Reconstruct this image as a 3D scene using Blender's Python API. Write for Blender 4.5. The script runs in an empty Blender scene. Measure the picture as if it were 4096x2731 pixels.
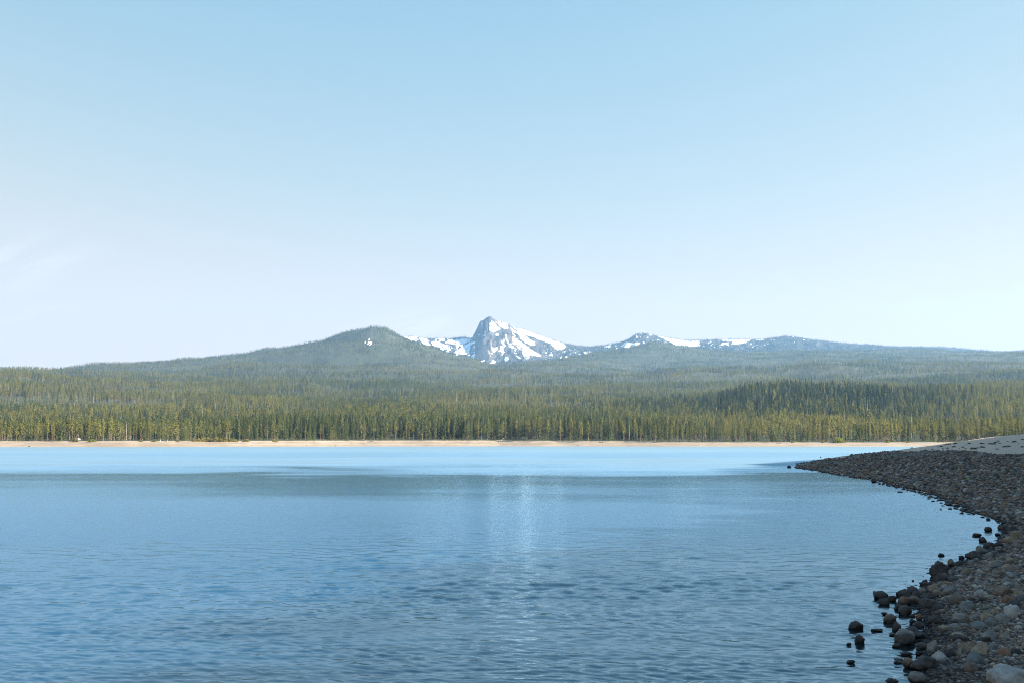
import bpy, bmesh, math, random
import numpy as np
from math import radians as R
from mathutils import Vector

random.seed(7)
RNG = np.random.default_rng(11)
scene = bpy.context.scene
COL = scene.collection

# ------------------------------------------------------------------ camera model (photo measured on a 4096 x 2731 grid)
F = 4392.0; CX = 2048.0; CY = 1365.5; HOR = 1775.0; CAMZ = 1.6
PITCH = math.atan((HOR - CY) / F)
SUN_AZ, SUN_EL = R(95), R(27)


def az_of(u):
    return np.arctan2((np.asarray(u, float) - CX) / F, math.cos(PITCH) + 0.0)


def ray(u, v):
    dx = (np.asarray(u, float) - CX) / F; dy = (CY - np.asarray(v, float)) / F
    c, s = math.cos(PITCH), math.sin(PITCH)
    return dx, c - dy * s, s + dy * c


def _k(v):
    dy = (CY - v) / F
    return 1.0 / F / (math.cos(PITCH) - dy * math.sin(PITCH))


KT, KM, KS = _k(1620), _k(1350), _k(1800)      # metres sideways per metre forward and photo pixel, near three photo rows


def tan_el(v):
    """tangent of the elevation against the forward distance"""
    dy = (CY - np.asarray(v, float)) / F
    c, s = math.cos(PITCH), math.sin(PITCH)
    return (s + dy * c) / (c - dy * s)


def on_level(u, v, z=0.0):
    X, Y, Z = ray(u, v)
    t = (z - CAMZ) / Z
    return X * t, Y * t


# ------------------------------------------------------------------ noise
def _hash(ix, iy, iz, seed):
    h = (ix.astype(np.int64) * 374761393 + iy.astype(np.int64) * 668265263 + iz.astype(np.int64) * 2147483647 + seed * 1274126177) & 0xFFFFFFFF
    h = ((h ^ (h >> 13)) * 1274126177) & 0xFFFFFFFF
    h = (h ^ (h >> 16)) & 0xFFFFFFFF
    return h / 4294967295.0 * 2 - 1


def vnoise(x, y, z=None, seed=0):
    x = np.asarray(x, float); y = np.asarray(y, float)
    z = np.zeros_like(x) if z is None else np.asarray(z, float)
    ix, iy, iz = np.floor(x), np.floor(y), np.floor(z)
    fx, fy, fz = x - ix, y - iy, z - iz
    fx, fy, fz = (f * f * f * (f * (f * 6 - 15) + 10) for f in (fx, fy, fz))
    o = 0
    for a in (0, 1):
        for b in (0, 1):
            for c in (0, 1):
                w = (fx if a else 1 - fx) * (fy if b else 1 - fy) * (fz if c else 1 - fz)
                o = o + w * _hash(ix + a, iy + b, iz + c, seed)
    return o


def fbm(x, y, oct=4, seed=0, gain=0.5, z=None):
    o, a = 0, 1.0
    for k in range(oct):
        s = 2.03 ** k
        o = o + a * vnoise(np.asarray(x) * s + 17.3 * k, np.asarray(y) * s - 9.1 * k, None if z is None else np.asarray(z) * s, seed + k)
        a *= gain
    return o


def sstep(a, b, x):
    t = np.clip((np.asarray(x, float) - a) / (b - a), 0, 1)
    return t * t * (3 - 2 * t)


# ------------------------------------------------------------------ helpers
def tag(o, label=None, cat=None, group=None, kind=None):
    if label: o['label'] = label
    if cat: o['category'] = cat
    if group: o['group'] = group
    if kind: o['kind'] = kind
    return o


def mesh_np(name, v, f, mats=(), midx=None, smooth=False):
    """v (n,3); f list of faces or an (m,k) array"""
    me = bpy.data.meshes.new(name)
    v = np.asarray(v, np.float32)
    if isinstance(f, np.ndarray):
        m, k = f.shape
        me.vertices.add(len(v)); me.vertices.foreach_set('co', v.ravel())
        me.loops.add(m * k); me.loops.foreach_set('vertex_index', f.ravel().astype(np.int32))
        me.polygons.add(m)
        me.polygons.foreach_set('loop_start', np.arange(0, m * k, k, dtype=np.int32))
        me.polygons.foreach_set('loop_total', np.full(m, k, np.int32))
        me.update(calc_edges=True)
    else:
        me.from_pydata([tuple(map(float, p)) for p in v], [], [tuple(map(int, q)) for q in f])
    for m_ in mats: me.materials.append(m_)
    if midx is not None: me.polygons.foreach_set('material_index', np.asarray(midx, np.int32))
    if smooth: me.polygons.foreach_set('use_smooth', np.ones(len(me.polygons), bool))
    me.validate(); me.update()
    return me


def link(name, me, parent=None, loc=None):
    o = bpy.data.objects.new(name, me); COL.objects.link(o)
    if parent: o.parent = parent
    if loc is not None: o.location = loc
    return o


def grid_faces(nr, nc):
    i = np.arange(nr - 1)[:, None] * nc + np.arange(nc - 1)[None, :]
    return np.stack([i, i + 1, i + nc + 1, i + nc], -1).reshape(-1, 4)


def fattr(me, name, arr):
    a = me.attributes.new(name, 'FLOAT', 'POINT'); a.data.foreach_set('value', np.asarray(arr, np.float32).ravel())


class NT:
    """little helper for node trees"""
    def __init__(s, tree): s.t = tree; s.n = tree.nodes; s.l = tree.links
    def new(s, typ, **kw):
        n = s.n.new(typ)
        for k, v in kw.items():
            if k.startswith('i_'):
                key = k[2:]
                n.inputs[int(key) if key.isdigit() else key.replace('_', ' ')].default_value = v
            else: setattr(n, k, v)
        return n
    def lk(s, a, b): s.l.new(a, b)
    def math(s, op, a, b=None, clamp=False):
        n = s.n.new('ShaderNodeMath'); n.operation = op; n.use_clamp = clamp
        for i, q in enumerate((a, b)):
            if q is None: continue
            if isinstance(q, (int, float)): n.inputs[i].default_value = q
            else: s.l.new(q, n.inputs[i])
        return n.outputs[0]
    def mix(s, fac, a, b, blend='MIX'):
        n = s.n.new('ShaderNodeMix'); n.data_type = 'RGBA'; n.blend_type = blend
        for i, q in ((0, fac), (6, a), (7, b)):
            if isinstance(q, (int, float)): n.inputs[i].default_value = q
            elif isinstance(q, tuple): n.inputs[i].default_value = (*q[:3], 1)
            else: s.l.new(q, n.inputs[i])
        return n.outputs[2]
    def ramp(s, fac, stops, interp='LINEAR'):
        n = s.n.new('ShaderNodeValToRGB'); n.color_ramp.interpolation = interp
        el = n.color_ramp.elements
        while len(el) < len(stops): el.new(0.5)
        for e, (p, c) in zip(el, stops):
            e.position = p
            e.color = (c, c, c, 1) if isinstance(c, (int, float)) else (*c[:3], 1)
        s.l.new(fac, n.inputs[0]); return n.outputs[0]
    def noise(s, vec, scale, detail=3, rough=0.5, dim='3D', out=0, dist=0.0):
        n = s.n.new('ShaderNodeTexNoise'); n.noise_dimensions = dim
        n.inputs['Scale'].default_value = scale; n.inputs['Detail'].default_value = detail
        n.inputs['Roughness'].default_value = rough; n.inputs['Distortion'].default_value = dist
        if vec is not None: s.l.new(vec, n.inputs['Vector'])
        return n.outputs[out]
    def scalev(s, vec, sc):
        n = s.n.new('ShaderNodeVectorMath'); n.operation = 'MULTIPLY'; s.l.new(vec, n.inputs[0]); n.inputs[1].default_value = sc
        return n.outputs[0]


def mat(name):
    m = bpy.data.materials.new(name); m.use_nodes = True
    nt = NT(m.node_tree); b = m.node_tree.nodes['Principled BSDF']
    b.inputs['Specular IOR Level'].default_value = 0.2; b.inputs['Roughness'].default_value = 0.9
    return m, nt, b


def pos(nt): return nt.new('ShaderNodeNewGeometry').outputs['Position']


# ------------------------------------------------------------------ materials
def foliage_mat(name, dark, light, transl=0.42):
    m, nt, b = mat(name)
    rnd = nt.new('ShaderNodeObjectInfo').outputs['Random']
    tc = nt.new('ShaderNodeTexCoord').outputs['Object']
    n1 = nt.noise(tc, 0.9, 2)
    loc = nt.new('ShaderNodeObjectInfo').outputs['Location']
    stand = nt.noise(nt.scalev(loc, (0.006, 0.0035, 0)), 1.0, 3, 0.6)          # stands of different age and kind
    f = nt.math('ADD', nt.math('ADD', nt.math('MULTIPLY', rnd, 0.7), nt.math('MULTIPLY', nt.math('SUBTRACT', stand, 0.5), 1.5)), nt.math('MULTIPLY', nt.math('SUBTRACT', n1, 0.5), 0.9), True)
    c = nt.mix(f, dark, light)
    nt.lk(c, b.inputs['Base Color'])
    tr = nt.new('ShaderNodeBsdfTranslucent'); nt.lk(c, tr.inputs[0])
    mx = nt.new('ShaderNodeMixShader'); mx.inputs[0].default_value = transl
    nt.lk(b.outputs[0], mx.inputs[1]); nt.lk(tr.outputs[0], mx.inputs[2])
    nt.lk(mx.outputs[0], nt.n['Material Output'].inputs[0])
    return m


M = {}
M['pine'] = foliage_mat('pine_needles', (0.11, 0.112, 0.032), (0.245, 0.228, 0.066))
M['fir'] = foliage_mat('fir_needles', (0.050, 0.072, 0.030), (0.145, 0.165, 0.058))
M['dark_shade_fir'] = foliage_mat('dark_shade_fir_needles', (0.022, 0.036, 0.021), (0.052, 0.070, 0.034), 0.25)  # darkened fir; on the knoll this colour stands in for slope shade
M['young'] = foliage_mat('young_needles', (0.075, 0.100, 0.030), (0.160, 0.175, 0.055))
M['willow'] = foliage_mat('willow_leaves', (0.16, 0.145, 0.045), (0.23, 0.20, 0.07))
M['greenbush'] = foliage_mat('green_bush_leaves', (0.13, 0.16, 0.03), (0.2, 0.22, 0.05))
M['tuft'] = foliage_mat('grass_blades', (0.07, 0.12, 0.02), (0.13, 0.19, 0.04))
M['drybush'] = foliage_mat('dry_brush', (0.06, 0.052, 0.045), (0.12, 0.10, 0.075), 0.1)


def bark_mat(name, a, b_):
    m, nt, b = mat(name)
    rnd = nt.new('ShaderNodeObjectInfo').outputs['Random']
    tc = nt.new('ShaderNodeTexCoord').outputs['Object']
    n1 = nt.noise(nt.scalev(tc, (6, 6, 0.8)), 1.0, 3)
    nt.lk(nt.mix(nt.math('ADD', nt.math('MULTIPLY', rnd, 0.5), nt.math('MULTIPLY', n1, 0.5), True), a, b_), b.inputs['Base Color'])
    return m


M['bark'] = bark_mat('pine_bark', (0.055, 0.040, 0.032), (0.17, 0.12, 0.085))
M['dead'] = bark_mat('bleached_wood', (0.20, 0.18, 0.16), (0.42, 0.39, 0.35))
M['twig'] = bark_mat('brown_twigs', (0.13, 0.10, 0.08), (0.24, 0.19, 0.15))


def rock_mat(name, ca, cb, wet=True):
    m, nt, b = mat(name)
    p = pos(nt)
    n1 = nt.noise(p, 9.0, 5, 0.6); n2 = nt.noise(p, 55.0, 3, 0.6)
    c = nt.mix(nt.ramp(n1, [(0.35, 0.0), (0.65, 1.0)]), ca, cb)
    c = nt.mix(nt.ramp(n2, [(0.3, 0.55), (0.7, 0.0)]), c, nt.mix(0.6, c, (0.03, 0.03, 0.032)))
    if wet:
        sep = nt.new('ShaderNodeSeparateXYZ'); nt.lk(p, sep.inputs[0])
        z = nt.math('ADD', sep.outputs[2], nt.math('MULTIPLY', nt.math('SUBTRACT', n1, 0.5), 0.05))
        w = nt.ramp(z, [(0.012, 1.0), (0.05, 0.0)])
        c = nt.mix(w, c, nt.mix(1.0, c, (0.22, 0.22, 0.22), 'MULTIPLY'))
        nt.lk(nt.math('SUBTRACT', 0.88, nt.math('MULTIPLY', w, 0.5)), b.inputs['Roughness'])
    nt.lk(c, b.inputs['Base Color'])
    bp = nt.new('ShaderNodeBump', i_Strength=0.5, i_Distance=0.01); nt.lk(nt.noise(p, 40.0, 6, 0.65), bp.inputs['Height']); nt.lk(bp.outputs[0], b.inputs['Normal'])
    return m


ROCKC = {
    'dark': ((0.035, 0.034, 0.036), (0.085, 0.080, 0.078)),
    'grey': ((0.13, 0.13, 0.13), (0.23, 0.225, 0.215)),
    'pale grey': ((0.23, 0.235, 0.235), (0.36, 0.36, 0.35)),
    'tan': ((0.16, 0.13, 0.10), (0.26, 0.215, 0.165)),
    'rust brown': ((0.11, 0.068, 0.050), (0.19, 0.12, 0.085)),
    'brown': ((0.10, 0.080, 0.068), (0.19, 0.155, 0.13)),
    'blue grey': ((0.10, 0.112, 0.12), (0.17, 0.185, 0.195)),
}
ROCKC = {k: tuple((a * 1.30, b * 1.19, c * 1.07) for a, b, c in v) for k, v in ROCKC.items()}
for k_, (a_, b_) in ROCKC.items(): M['rock ' + k_] = rock_mat(k_.replace(' ', '_') + '_stone', a_, b_)


def gravel_mat():
    m, nt, b = mat('mixed_gravel')
    p = pos(nt); rnd = nt.new('ShaderNodeObjectInfo').outputs['Random']
    c = nt.ramp(rnd, [(0.0, (0.055, 0.05, 0.048)), (0.3, (0.12, 0.105, 0.095)), (0.48, (0.16, 0.12, 0.09)), (0.66, (0.13, 0.135, 0.138)), (0.76, (0.21, 0.2, 0.19)), (0.88, (0.19, 0.115, 0.075)), (0.96, (0.3, 0.29, 0.27))], 'CONSTANT')
    n1 = nt.noise(p, 22.0, 3)
    c = nt.mix(nt.ramp(n1, [(0.3, 0.0), (0.7, 1.0)]), nt.mix(1.0, c, (0.6, 0.6, 0.62), 'MULTIPLY'), nt.mix(1.0, c, (1.25, 1.22, 1.2), 'MULTIPLY'))
    sep = nt.new('ShaderNodeSeparateXYZ'); nt.lk(p, sep.inputs[0])
    w = nt.ramp(nt.math('ADD', sep.outputs[2], nt.math('MULTIPLY', nt.math('SUBTRACT', n1, 0.5), 0.04)), [(0.01, 1.0), (0.045, 0.0)])
    c = nt.mix(w, nt.mix(1.0, c, (1.36, 1.22, 1.08), 'MULTIPLY'), nt.mix(1.0, c, (0.22, 0.22, 0.22), 'MULTIPLY'))
    nt.lk(c, b.inputs['Base Color'])
    return m


M['gravel'] = gravel_mat()


def sand_mix(nt, p):
    n1 = nt.noise(nt.scalev(p, (0.02, 0.02, 1.1)), 1.0, 5, 0.6)
    n2 = nt.noise(p, 0.7, 5, 0.65)
    c = nt.mix(nt.ramp(n1, [(0.35, 0.0), (0.65, 1.0)]), (0.170, 0.133, 0.096), (0.215, 0.182, 0.145))
    return nt.mix(nt.ramp(n2, [(0.25, 0.6), (0.5, 0.0)]), c, (0.20, 0.14, 0.09))


def terrain_mat():
    m, nt, b = mat('far_shore_ground')
    p = pos(nt); sep = nt.new('ShaderNodeSeparateXYZ'); nt.lk(p, sep.inputs[0])
    s = sand_mix(nt, p)
    # rows of dark driftwood litter and pebbles left by old water levels
    lv = nt.noise(nt.scalev(p, (0.10, 0.04, 0.0)), 1.0, 6, 0.75)
    z = nt.math('ADD', sep.outputs[2], nt.math('MULTIPLY', nt.math('SUBTRACT', nt.noise(nt.scalev(p, (0.01, 0.01, 0)), 1.0, 3), 0.5), 0.8))
    band = nt.ramp(nt.math('DIVIDE', z, 4.0, True), [(0.0, 0.35), (0.05, 0.1), (0.25, 0.5), (0.33, 0.0), (0.52, 0.75), (0.6, 0.0), (0.78, 0.6), (0.86, 0.1)])
    s = nt.mix(nt.math('MULTIPLY', band, nt.ramp(lv, [(0.44, 0.0), (0.56, 1.0)])), s, (0.10, 0.085, 0.07))
    fl = nt.mix(nt.noise(p, 0.05, 5), (0.022, 0.028, 0.014), (0.045, 0.047, 0.026))
    edge = nt.new('ShaderNodeAttribute', attribute_name='wood')
    nz = nt.math('ADD', edge.outputs['Fac'], nt.math('MULTIPLY', nt.math('SUBTRACT', nt.noise(p, 0.25, 4), 0.5), 0.5))
    c = nt.mix(nt.ramp(nz, [(0.45, 0.0), (0.55, 1.0)]), s, fl)
    sn = nt.new('ShaderNodeAttribute', attribute_name='snow')
    sf = nt.ramp(nt.math('ADD', sn.outputs['Fac'], nt.math('MULTIPLY', nt.math('SUBTRACT', nt.noise(p, 0.04, 4, 0.7), 0.5), 0.9)), [(0.46, 0.0), (0.54, 1.0)])
    nt.lk(nt.mix(sf, c, (0.82, 0.84, 0.88)), b.inputs['Base Color'])
    return m


def mountain_mat():
    m, nt, b = mat('mountain_rock_and_snow')
    p = pos(nt)
    n1 = nt.noise(nt.scalev(p, (0.012, 0.012, 0.006)), 1.0, 6, 0.65)
    n2 = nt.noise(nt.scalev(p, (0.05, 0.05, 0.012)), 1.0, 5, 0.7)
    rock = nt.mix(nt.ramp(n1, [(0.35, 0.0), (0.65, 1.0)]), (0.026, 0.025, 0.026), (0.088, 0.076, 0.068))
    rock = nt.mix(nt.ramp(n2, [(0.35, 0.7), (0.6, 0.0)]), rock, (0.035, 0.034, 0.036))
    tn = nt.new('ShaderNodeAttribute', attribute_name='tan')
    rock = nt.mix(nt.math('MULTIPLY', tn.outputs['Fac'], 0.8), rock, (0.36, 0.26, 0.19))
    sn = nt.new('ShaderNodeAttribute', attribute_name='snow')
    sf = nt.ramp(nt.math('ADD', sn.outputs['Fac'], nt.math('MULTIPLY', nt.math('SUBTRACT', n2, 0.5), 0.55)), [(0.47, 0.0), (0.53, 1.0)])
    nt.lk(nt.mix(sf, rock, (0.84, 0.86, 0.90)), b.inputs['Base Color'])
    bp = nt.new('ShaderNodeBump', i_Strength=0.8, i_Distance=14.0)
    nt.lk(nt.noise(p, 0.03, 8, 0.7), bp.inputs['Height']); nt.lk(bp.outputs[0], b.inputs['Normal'])
    return m


def shore_mat():
    m, nt, b = mat('gravel_beach_ground')
    p = pos(nt); sep = nt.new('ShaderNodeSeparateXYZ'); nt.lk(p, sep.inputs[0])
    n0 = nt.noise(p, 30.0, 5, 0.7); n1 = nt.noise(p, 3.0, 5, 0.65)
    g = nt.mix(nt.ramp(n0, [(0.35, 0.0), (0.65, 1.0)]), (0.06, 0.055, 0.05), (0.19, 0.165, 0.14))
    g = nt.mix(nt.ramp(n1, [(0.4, 0.0), (0.7, 0.5)]), g, (0.13, 0.105, 0.085))
    sd = nt.mix(nt.noise(p, 0.8, 6, 0.7), (0.44, 0.31, 0.225), (0.60, 0.45, 0.335))
    sd = nt.mix(nt.ramp(nt.noise(p, 5.0, 5, 0.75), [(0.30, 0.75), (0.46, 0.0)]), sd, (0.20, 0.155, 0.12))
    sa = nt.new('ShaderNodeAttribute', attribute_name='sand')
    f = nt.ramp(nt.math('ADD', sa.outputs['Fac'], nt.math('MULTIPLY', nt.math('SUBTRACT', nt.noise(p, 0.6, 5, 0.7), 0.5), 0.7)), [(0.42, 0.0), (0.55, 1.0)])
    c = nt.mix(f, g, sd)
    w = nt.ramp(sep.outputs[2], [(0.012, 1.0), (0.04, 0.0)])
    c = nt.mix(w, c, nt.mix(1.0, c, (0.3, 0.3, 0.3), 'MULTIPLY'))
    nt.lk(c, b.inputs['Base Color'])
    bp = nt.new('ShaderNodeBump', i_Strength=0.6, i_Distance=0.03); nt.lk(nt.noise(p, 22.0, 5, 0.65), bp.inputs['Height']); nt.lk(bp.outputs[0], b.inputs['Normal'])
    return m


def water_mat():
    m, nt, b = mat('lake_water')
    p = pos(nt); sep = nt.new('ShaderNodeSeparateXYZ'); nt.lk(p, sep.inputs[0])
    y = nt.math('MAXIMUM', sep.outputs[1], 3.0)
    ly = nt.math('LOGARITHM', y, 10.0)
    # wind streaks: long in x, and as wide as their distance along y
    cmb = nt.new('ShaderNodeCombineXYZ')
    nt.lk(nt.math('DIVIDE', sep.outputs[0], nt.math('POWER', y, 0.75)), cmb.inputs[0]); nt.lk(nt.math('MULTIPLY', ly, 16.0), cmb.inputs[1])
    st = nt.noise(cmb.outputs[0], 1.0, 4, 0.6)
    cm2 = nt.new('ShaderNodeCombineXYZ'); nt.lk(nt.math('DIVIDE', sep.outputs[0], nt.math('MULTIPLY', y, 0.55)), cm2.inputs[0]); nt.lk(nt.math('MULTIPLY', ly, 2.5), cm2.inputs[1])
    lo = nt.noise(cm2.outputs[0], 1.7, 2, 0.5)
    warp = nt.math('ADD', nt.math('MULTIPLY', nt.math('SUBTRACT', st, 0.5), 0.40), nt.math('MULTIPLY', nt.math('SUBTRACT', lo, 0.5), 0.45))
    t = nt.math('DIVIDE', nt.math('SUBTRACT', nt.math('ADD', ly, warp), 0.8), 2.1)
    def T(d): return (math.log10(d) - 0.8) / 2.1
    rough = nt.ramp(t, [(0.0, 0.09), (T(10), 0.11), (T(12), 0.15), (T(14), 0.14), (T(20), 0.20), (T(28), 0.21), (T(38), 0.17), (T(47), 0.135), (T(57), 0.125), (T(64), 0.22), (T(76), 0.30), (T(95), 0.52), (T(125), 0.36), (T(160), 0.29), (T(215), 0.32), (T(290), 0.50), (T(600), 0.54)])
    slope = nt.ramp(t, [(0.0, 0.08), (T(10.6), 0.08), (T(12.2), 0.12), (T(13.5), 0.09), (T(20), 0.10), (T(26), 0.10), (T(36), 0.07), (T(44), 0.05), (T(58), 0.05), (T(70), 0.10), (T(600), 0.10)])
    st2 = nt.noise(nt.scalev(p, (0.12, 0.35, 0)), 1.0, 3, 0.6)
    amp = nt.math('MULTIPLY', slope, nt.math('ADD', 0.45, nt.math('MULTIPLY', st2, 1.1)))
    def layer(sx, sy, k, det=1):
        c = nt.noise(nt.scalev(p, (sx, sy, 0)), 1.0, det, 0.5, '2D', 1)
        sub = nt.new('ShaderNodeVectorMath', operation='SUBTRACT'); nt.lk(c, sub.inputs[0]); sub.inputs[1].default_value = (0.5, 0.5, 0.5)
        return nt.scalev(sub.outputs[0], (k * 0.6, k, 0))
    v = layer(1.6, 3.4, 0.6)
    for q in (layer(5.0, 9.0, 0.9, 2), layer(16, 26, 0.6, 1)):
        a = nt.new('ShaderNodeVectorMath', operation='ADD'); nt.lk(v, a.inputs[0]); nt.lk(q, a.inputs[1]); v = a.outputs[0]
    sc = nt.new('ShaderNodeVectorMath', operation='SCALE'); nt.lk(v, sc.inputs[0]); nt.lk(amp, sc.inputs['Scale'])
    ad = nt.new('ShaderNodeVectorMath', operation='ADD'); nt.lk(sc.outputs[0], ad.inputs[0]); nt.lk(nt.new('ShaderNodeNewGeometry').outputs['Normal'], ad.inputs[1])
    nm = nt.new('ShaderNodeVectorMath', operation='NORMALIZE'); nt.lk(ad.outputs[0], nm.inputs[0])
    dp = nt.new('ShaderNodeAttribute', attribute_name='deep')
    fr = nt.new('ShaderNodeFresnel', i_IOR=1.75); nt.lk(nm.outputs[0], fr.inputs['Normal'])
    fac = nt.math('MULTIPLY', fr.outputs[0], nt.math('SUBTRACT', 1.0, nt.math('MULTIPLY', nt.math('MULTIPLY', rough, rough), 2.0)))
    gl = nt.new('ShaderNodeBsdfAnisotropic'); gl.inputs['Color'].default_value = (0.58, 0.84, 1.0, 1)
    nt.lk(rough, gl.inputs['Roughness']); nt.lk(nm.outputs[0], gl.inputs['Normal'])
    nt.lk(nt.mix(dp.outputs['Fac'], (0.010, 0.012, 0.012), (0.005, 0.029, 0.064)), b.inputs['Base Color'])
    b.inputs['Specular IOR Level'].default_value = 0.0; b.inputs['Roughness'].default_value = 1.0
    ms = nt.new('ShaderNodeMixShader'); nt.lk(fac, ms.inputs[0]); nt.lk(b.outputs[0], ms.inputs[1]); nt.lk(gl.outputs[0], ms.inputs[2])
    nt.lk(ms.outputs[0], nt.n['Material Output'].inputs[0])
    return m


# ------------------------------------------------------------------ far terrain: heights over (azimuth, forward distance)
UC = np.array([-900, 0, 500, 1000, 1280, 1400, 1480, 1540, 1600, 1700, 1800, 1950, 2050, 2300, 2600, 2850, 3000, 3200, 3500, 3800, 4096, 5000], float)
SHORE_U = np.array([-900, 0, 500, 1000, 1400, 2000, 2500, 2800, 3300, 4096, 5000], float)
SHORE_R = np.array([600, 628, 640, 700, 790, 840, 800, 750, 735, 720, 700], float)
BANK_D = np.array([55, 55, 55, 52, 48, 45, 50, 60, 70, 80, 80], float)
BANK_V = np.array([1762, 1762, 1762, 1761, 1760, 1760, 1763, 1767, 1767, 1767, 1767], float)
RC = np.array([950, 1120, 1350, 1700, 2200, 3200, 4500, 5300, 6000, 6800, 8000], float)
#        u:  -900    0   500  1000  1280  1400  1480  1540  1600  1700  1800  1950  2050  2300  2600  2850  3000  3200  3500  3800  4096  5000
GV = np.array([
    [1736] * 15 + [1738, 1738, 1738, 1740, 1742, 1745, 1750],   # 950
    [1720] * 14 + [1718, 1712, 1706, 1704, 1710, 1716, 1720, 1728],   # 1120
    [1690] * 13 + [1690, 1686, 1670, 1650, 1646, 1654, 1662, 1670, 1680],   # 1350
    [1642, 1645, 1652] + [1651] * 11 + [1646, 1612, 1578, 1571, 1574, 1582, 1594, 1606],   # 1700
    [1570, 1574, 1592, 1598, 1600, 1600, 1600, 1600, 1600, 1602, 1604, 1604, 1604, 1605, 1606, 1606, 1600, 1590, 1578, 1570, 1572, 1590],   # 2200
    [1512, 1520, 1545, 1552, 1556, 1558, 1558, 1558, 1558, 1560, 1562, 1562, 1562, 1562, 1560, 1556, 1550, 1542, 1530, 1522, 1520, 1530],   # 3200
    [1500, 1508, 1500, 1496, 1494, 1492, 1490, 1490, 1492, 1496, 1504, 1512, 1512, 1508, 1506, 1500, 1494, 1484, 1474, 1464, 1458, 1460],   # 4500
    [1498, 1502, 1480, 1452, 1432, 1420, 1412, 1412, 1418, 1436, 1462, 1484, 1484, 1470, 1466, 1462, 1456, 1448, 1440, 1434, 1428, 1430],   # 5300
    [1494, 1499, 1470, 1418, 1387, 1346, 1325, 1327, 1356, 1397, 1432, 1470, 1468, 1444, 1434, 1438, 1436, 1432, 1428, 1430, 1424, 1420],   # 6000
    [1540, 1545, 1520, 1480, 1450, 1420, 1400, 1400, 1420, 1450, 1480, 1500, 1490, 1440, 1378, 1400, 1408, 1406, 1406, 1412, 1414, 1410],   # 6800
    [1600, 1600, 1600, 1580, 1560, 1540, 1540, 1540, 1540, 1560, 1560, 1560, 1520, 1470, 1440, 1428, 1426, 1424, 1420, 1424, 1430, 1430],   # 8000
], float)
GZ = CAMZ + RC[:, None] * tan_el(GV)          # heights at forward distance RC


def cubic(xp, fp, x):
    """smooth (monotone-ish) cubic through knots, fp (n,) or (n,m)"""
    xp = np.asarray(xp, float); fp = np.asarray(fp, float)
    d = np.diff(fp, axis=0) / np.diff(xp).reshape((-1,) + (1,) * (fp.ndim - 1))
    mm = np.zeros_like(fp); mm[1:-1] = np.where(d[:-1] * d[1:] > 0, 2 * d[:-1] * d[1:] / (d[:-1] + d[1:] + 1e-12), 0)
    mm[0] = d[0]; mm[-1] = d[-1]
    i = np.clip(np.searchsorted(xp, x) - 1, 0, len(xp) - 2)
    return i, mm


def hermite(xp, fp, mm, i, x):
    h = xp[i + 1] - xp[i]; t = np.clip((x - xp[i]) / h, 0, 1)
    return fp[i] * (1 + 2 * t) * (1 - t) ** 2 + mm[i] * h * t * (1 - t) ** 2 + fp[i + 1] * t * t * (3 - 2 * t) + mm[i + 1] * h * t * t * (t - 1)


_S = {}
for nm_, arr_ in (('r', SHORE_R), ('d', BANK_D), ('v', BANK_V)): _S[nm_] = arr_


def shore_line(u):
    r = np.interp(u, SHORE_U, SHORE_R); d = np.interp(u, SHORE_U, BANK_D); v = np.interp(u, SHORE_U, BANK_V)
    r = r + 4 * vnoise(u / 150.0, 0 * u, seed=5) + 1.5 * vnoise(u / 40.0, 0 * u, seed=6)
    d = d + 5 * vnoise(u / 90.0, 0 * u + 3, seed=7)
    tl = r + d
    return r, tl, CAMZ + tl * tan_el(v)


def terr(x, y):
    """height of the far ground at plan position x, y (y forward)"""
    x = np.asarray(x, float); y = np.asarray(y, float)
    u = CX + x / KT / np.maximum(y, 1)
    u = np.clip(u, -900, 5000)
    rs, tl, zb = shore_line(u)
    # far table : interpolate along u first, then along distance
    zr = np.stack([np.interp(u, UC, GZ[k]) for k in range(len(RC))], 0)
    ku = np.concatenate([[0], RC])
    # the first knot is the tree line, which moves with u
    out = np.zeros_like(u)
    kn = np.concatenate([tl[None], np.broadcast_to(RC[:, None], (len(RC), len(u))) if u.ndim == 1 else None], 0)
    kz = np.concatenate([zb[None], zr], 0)
    n = len(kn)
    d = np.diff(kz, axis=0) / np.diff(kn, axis=0)
    mm = np.zeros_like(kz)
    mm[1:-1] = np.where(d[:-1] * d[1:] > 0, 2 * d[:-1] * d[1:] / (d[:-1] + d[1:] + 1e-12), 0); mm[0] = 0.03; mm[-1] = d[-1]
    ii = np.clip((y[None] >= kn).sum(0) - 1, 0, n - 2)
    ar = np.arange(len(u))
    x0, x1 = kn[ii, ar], kn[ii + 1, ar]; h = x1 - x0; t = np.clip((y - x0) / h, 0, 1)
    z = kz[ii, ar] * (1 + 2 * t) * (1 - t) ** 2 + mm[ii, ar] * h * t * (1 - t) ** 2 + kz[ii + 1, ar] * t * t * (3 - 2 * t) + mm[ii + 1, ar] * h * t * t * (t - 1)
    # rolling ground
    a = sstep(900, 3000, y)
    z = z + a * 17 * fbm(x / 360, y / 250, 3, 21) + sstep(2600, 5200, y) * 34 * fbm(x / 800, y / 420, 2, 31) * (1 - 0.5 * sstep(5600, 6000, y))
    z = z + sstep(800, 1100, y) * 1.6 * fbm(x / 70, y / 60, 2, 41)
    # the bank between water and trees
    dd = np.clip((y - rs) / (tl - rs), -1, 1)
    prof = np.where(dd < 0, dd * 1.2, 0.08 * sstep(0, 0.12, dd) + 0.42 * dd + 0.16 * sstep(0.36, 0.44, dd) + 0.12 * sstep(0.62, 0.68, dd) + 0.22 * sstep(0.86, 1.0, dd))
    bank = zb * prof + 0.12 * fbm(x / 9, y / 5, 3, 51) * sstep(0.05, 0.2, dd)
    z = np.where(y < tl, bank, z)
    return np.where(dd < -0.95, -3.0, z)


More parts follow.
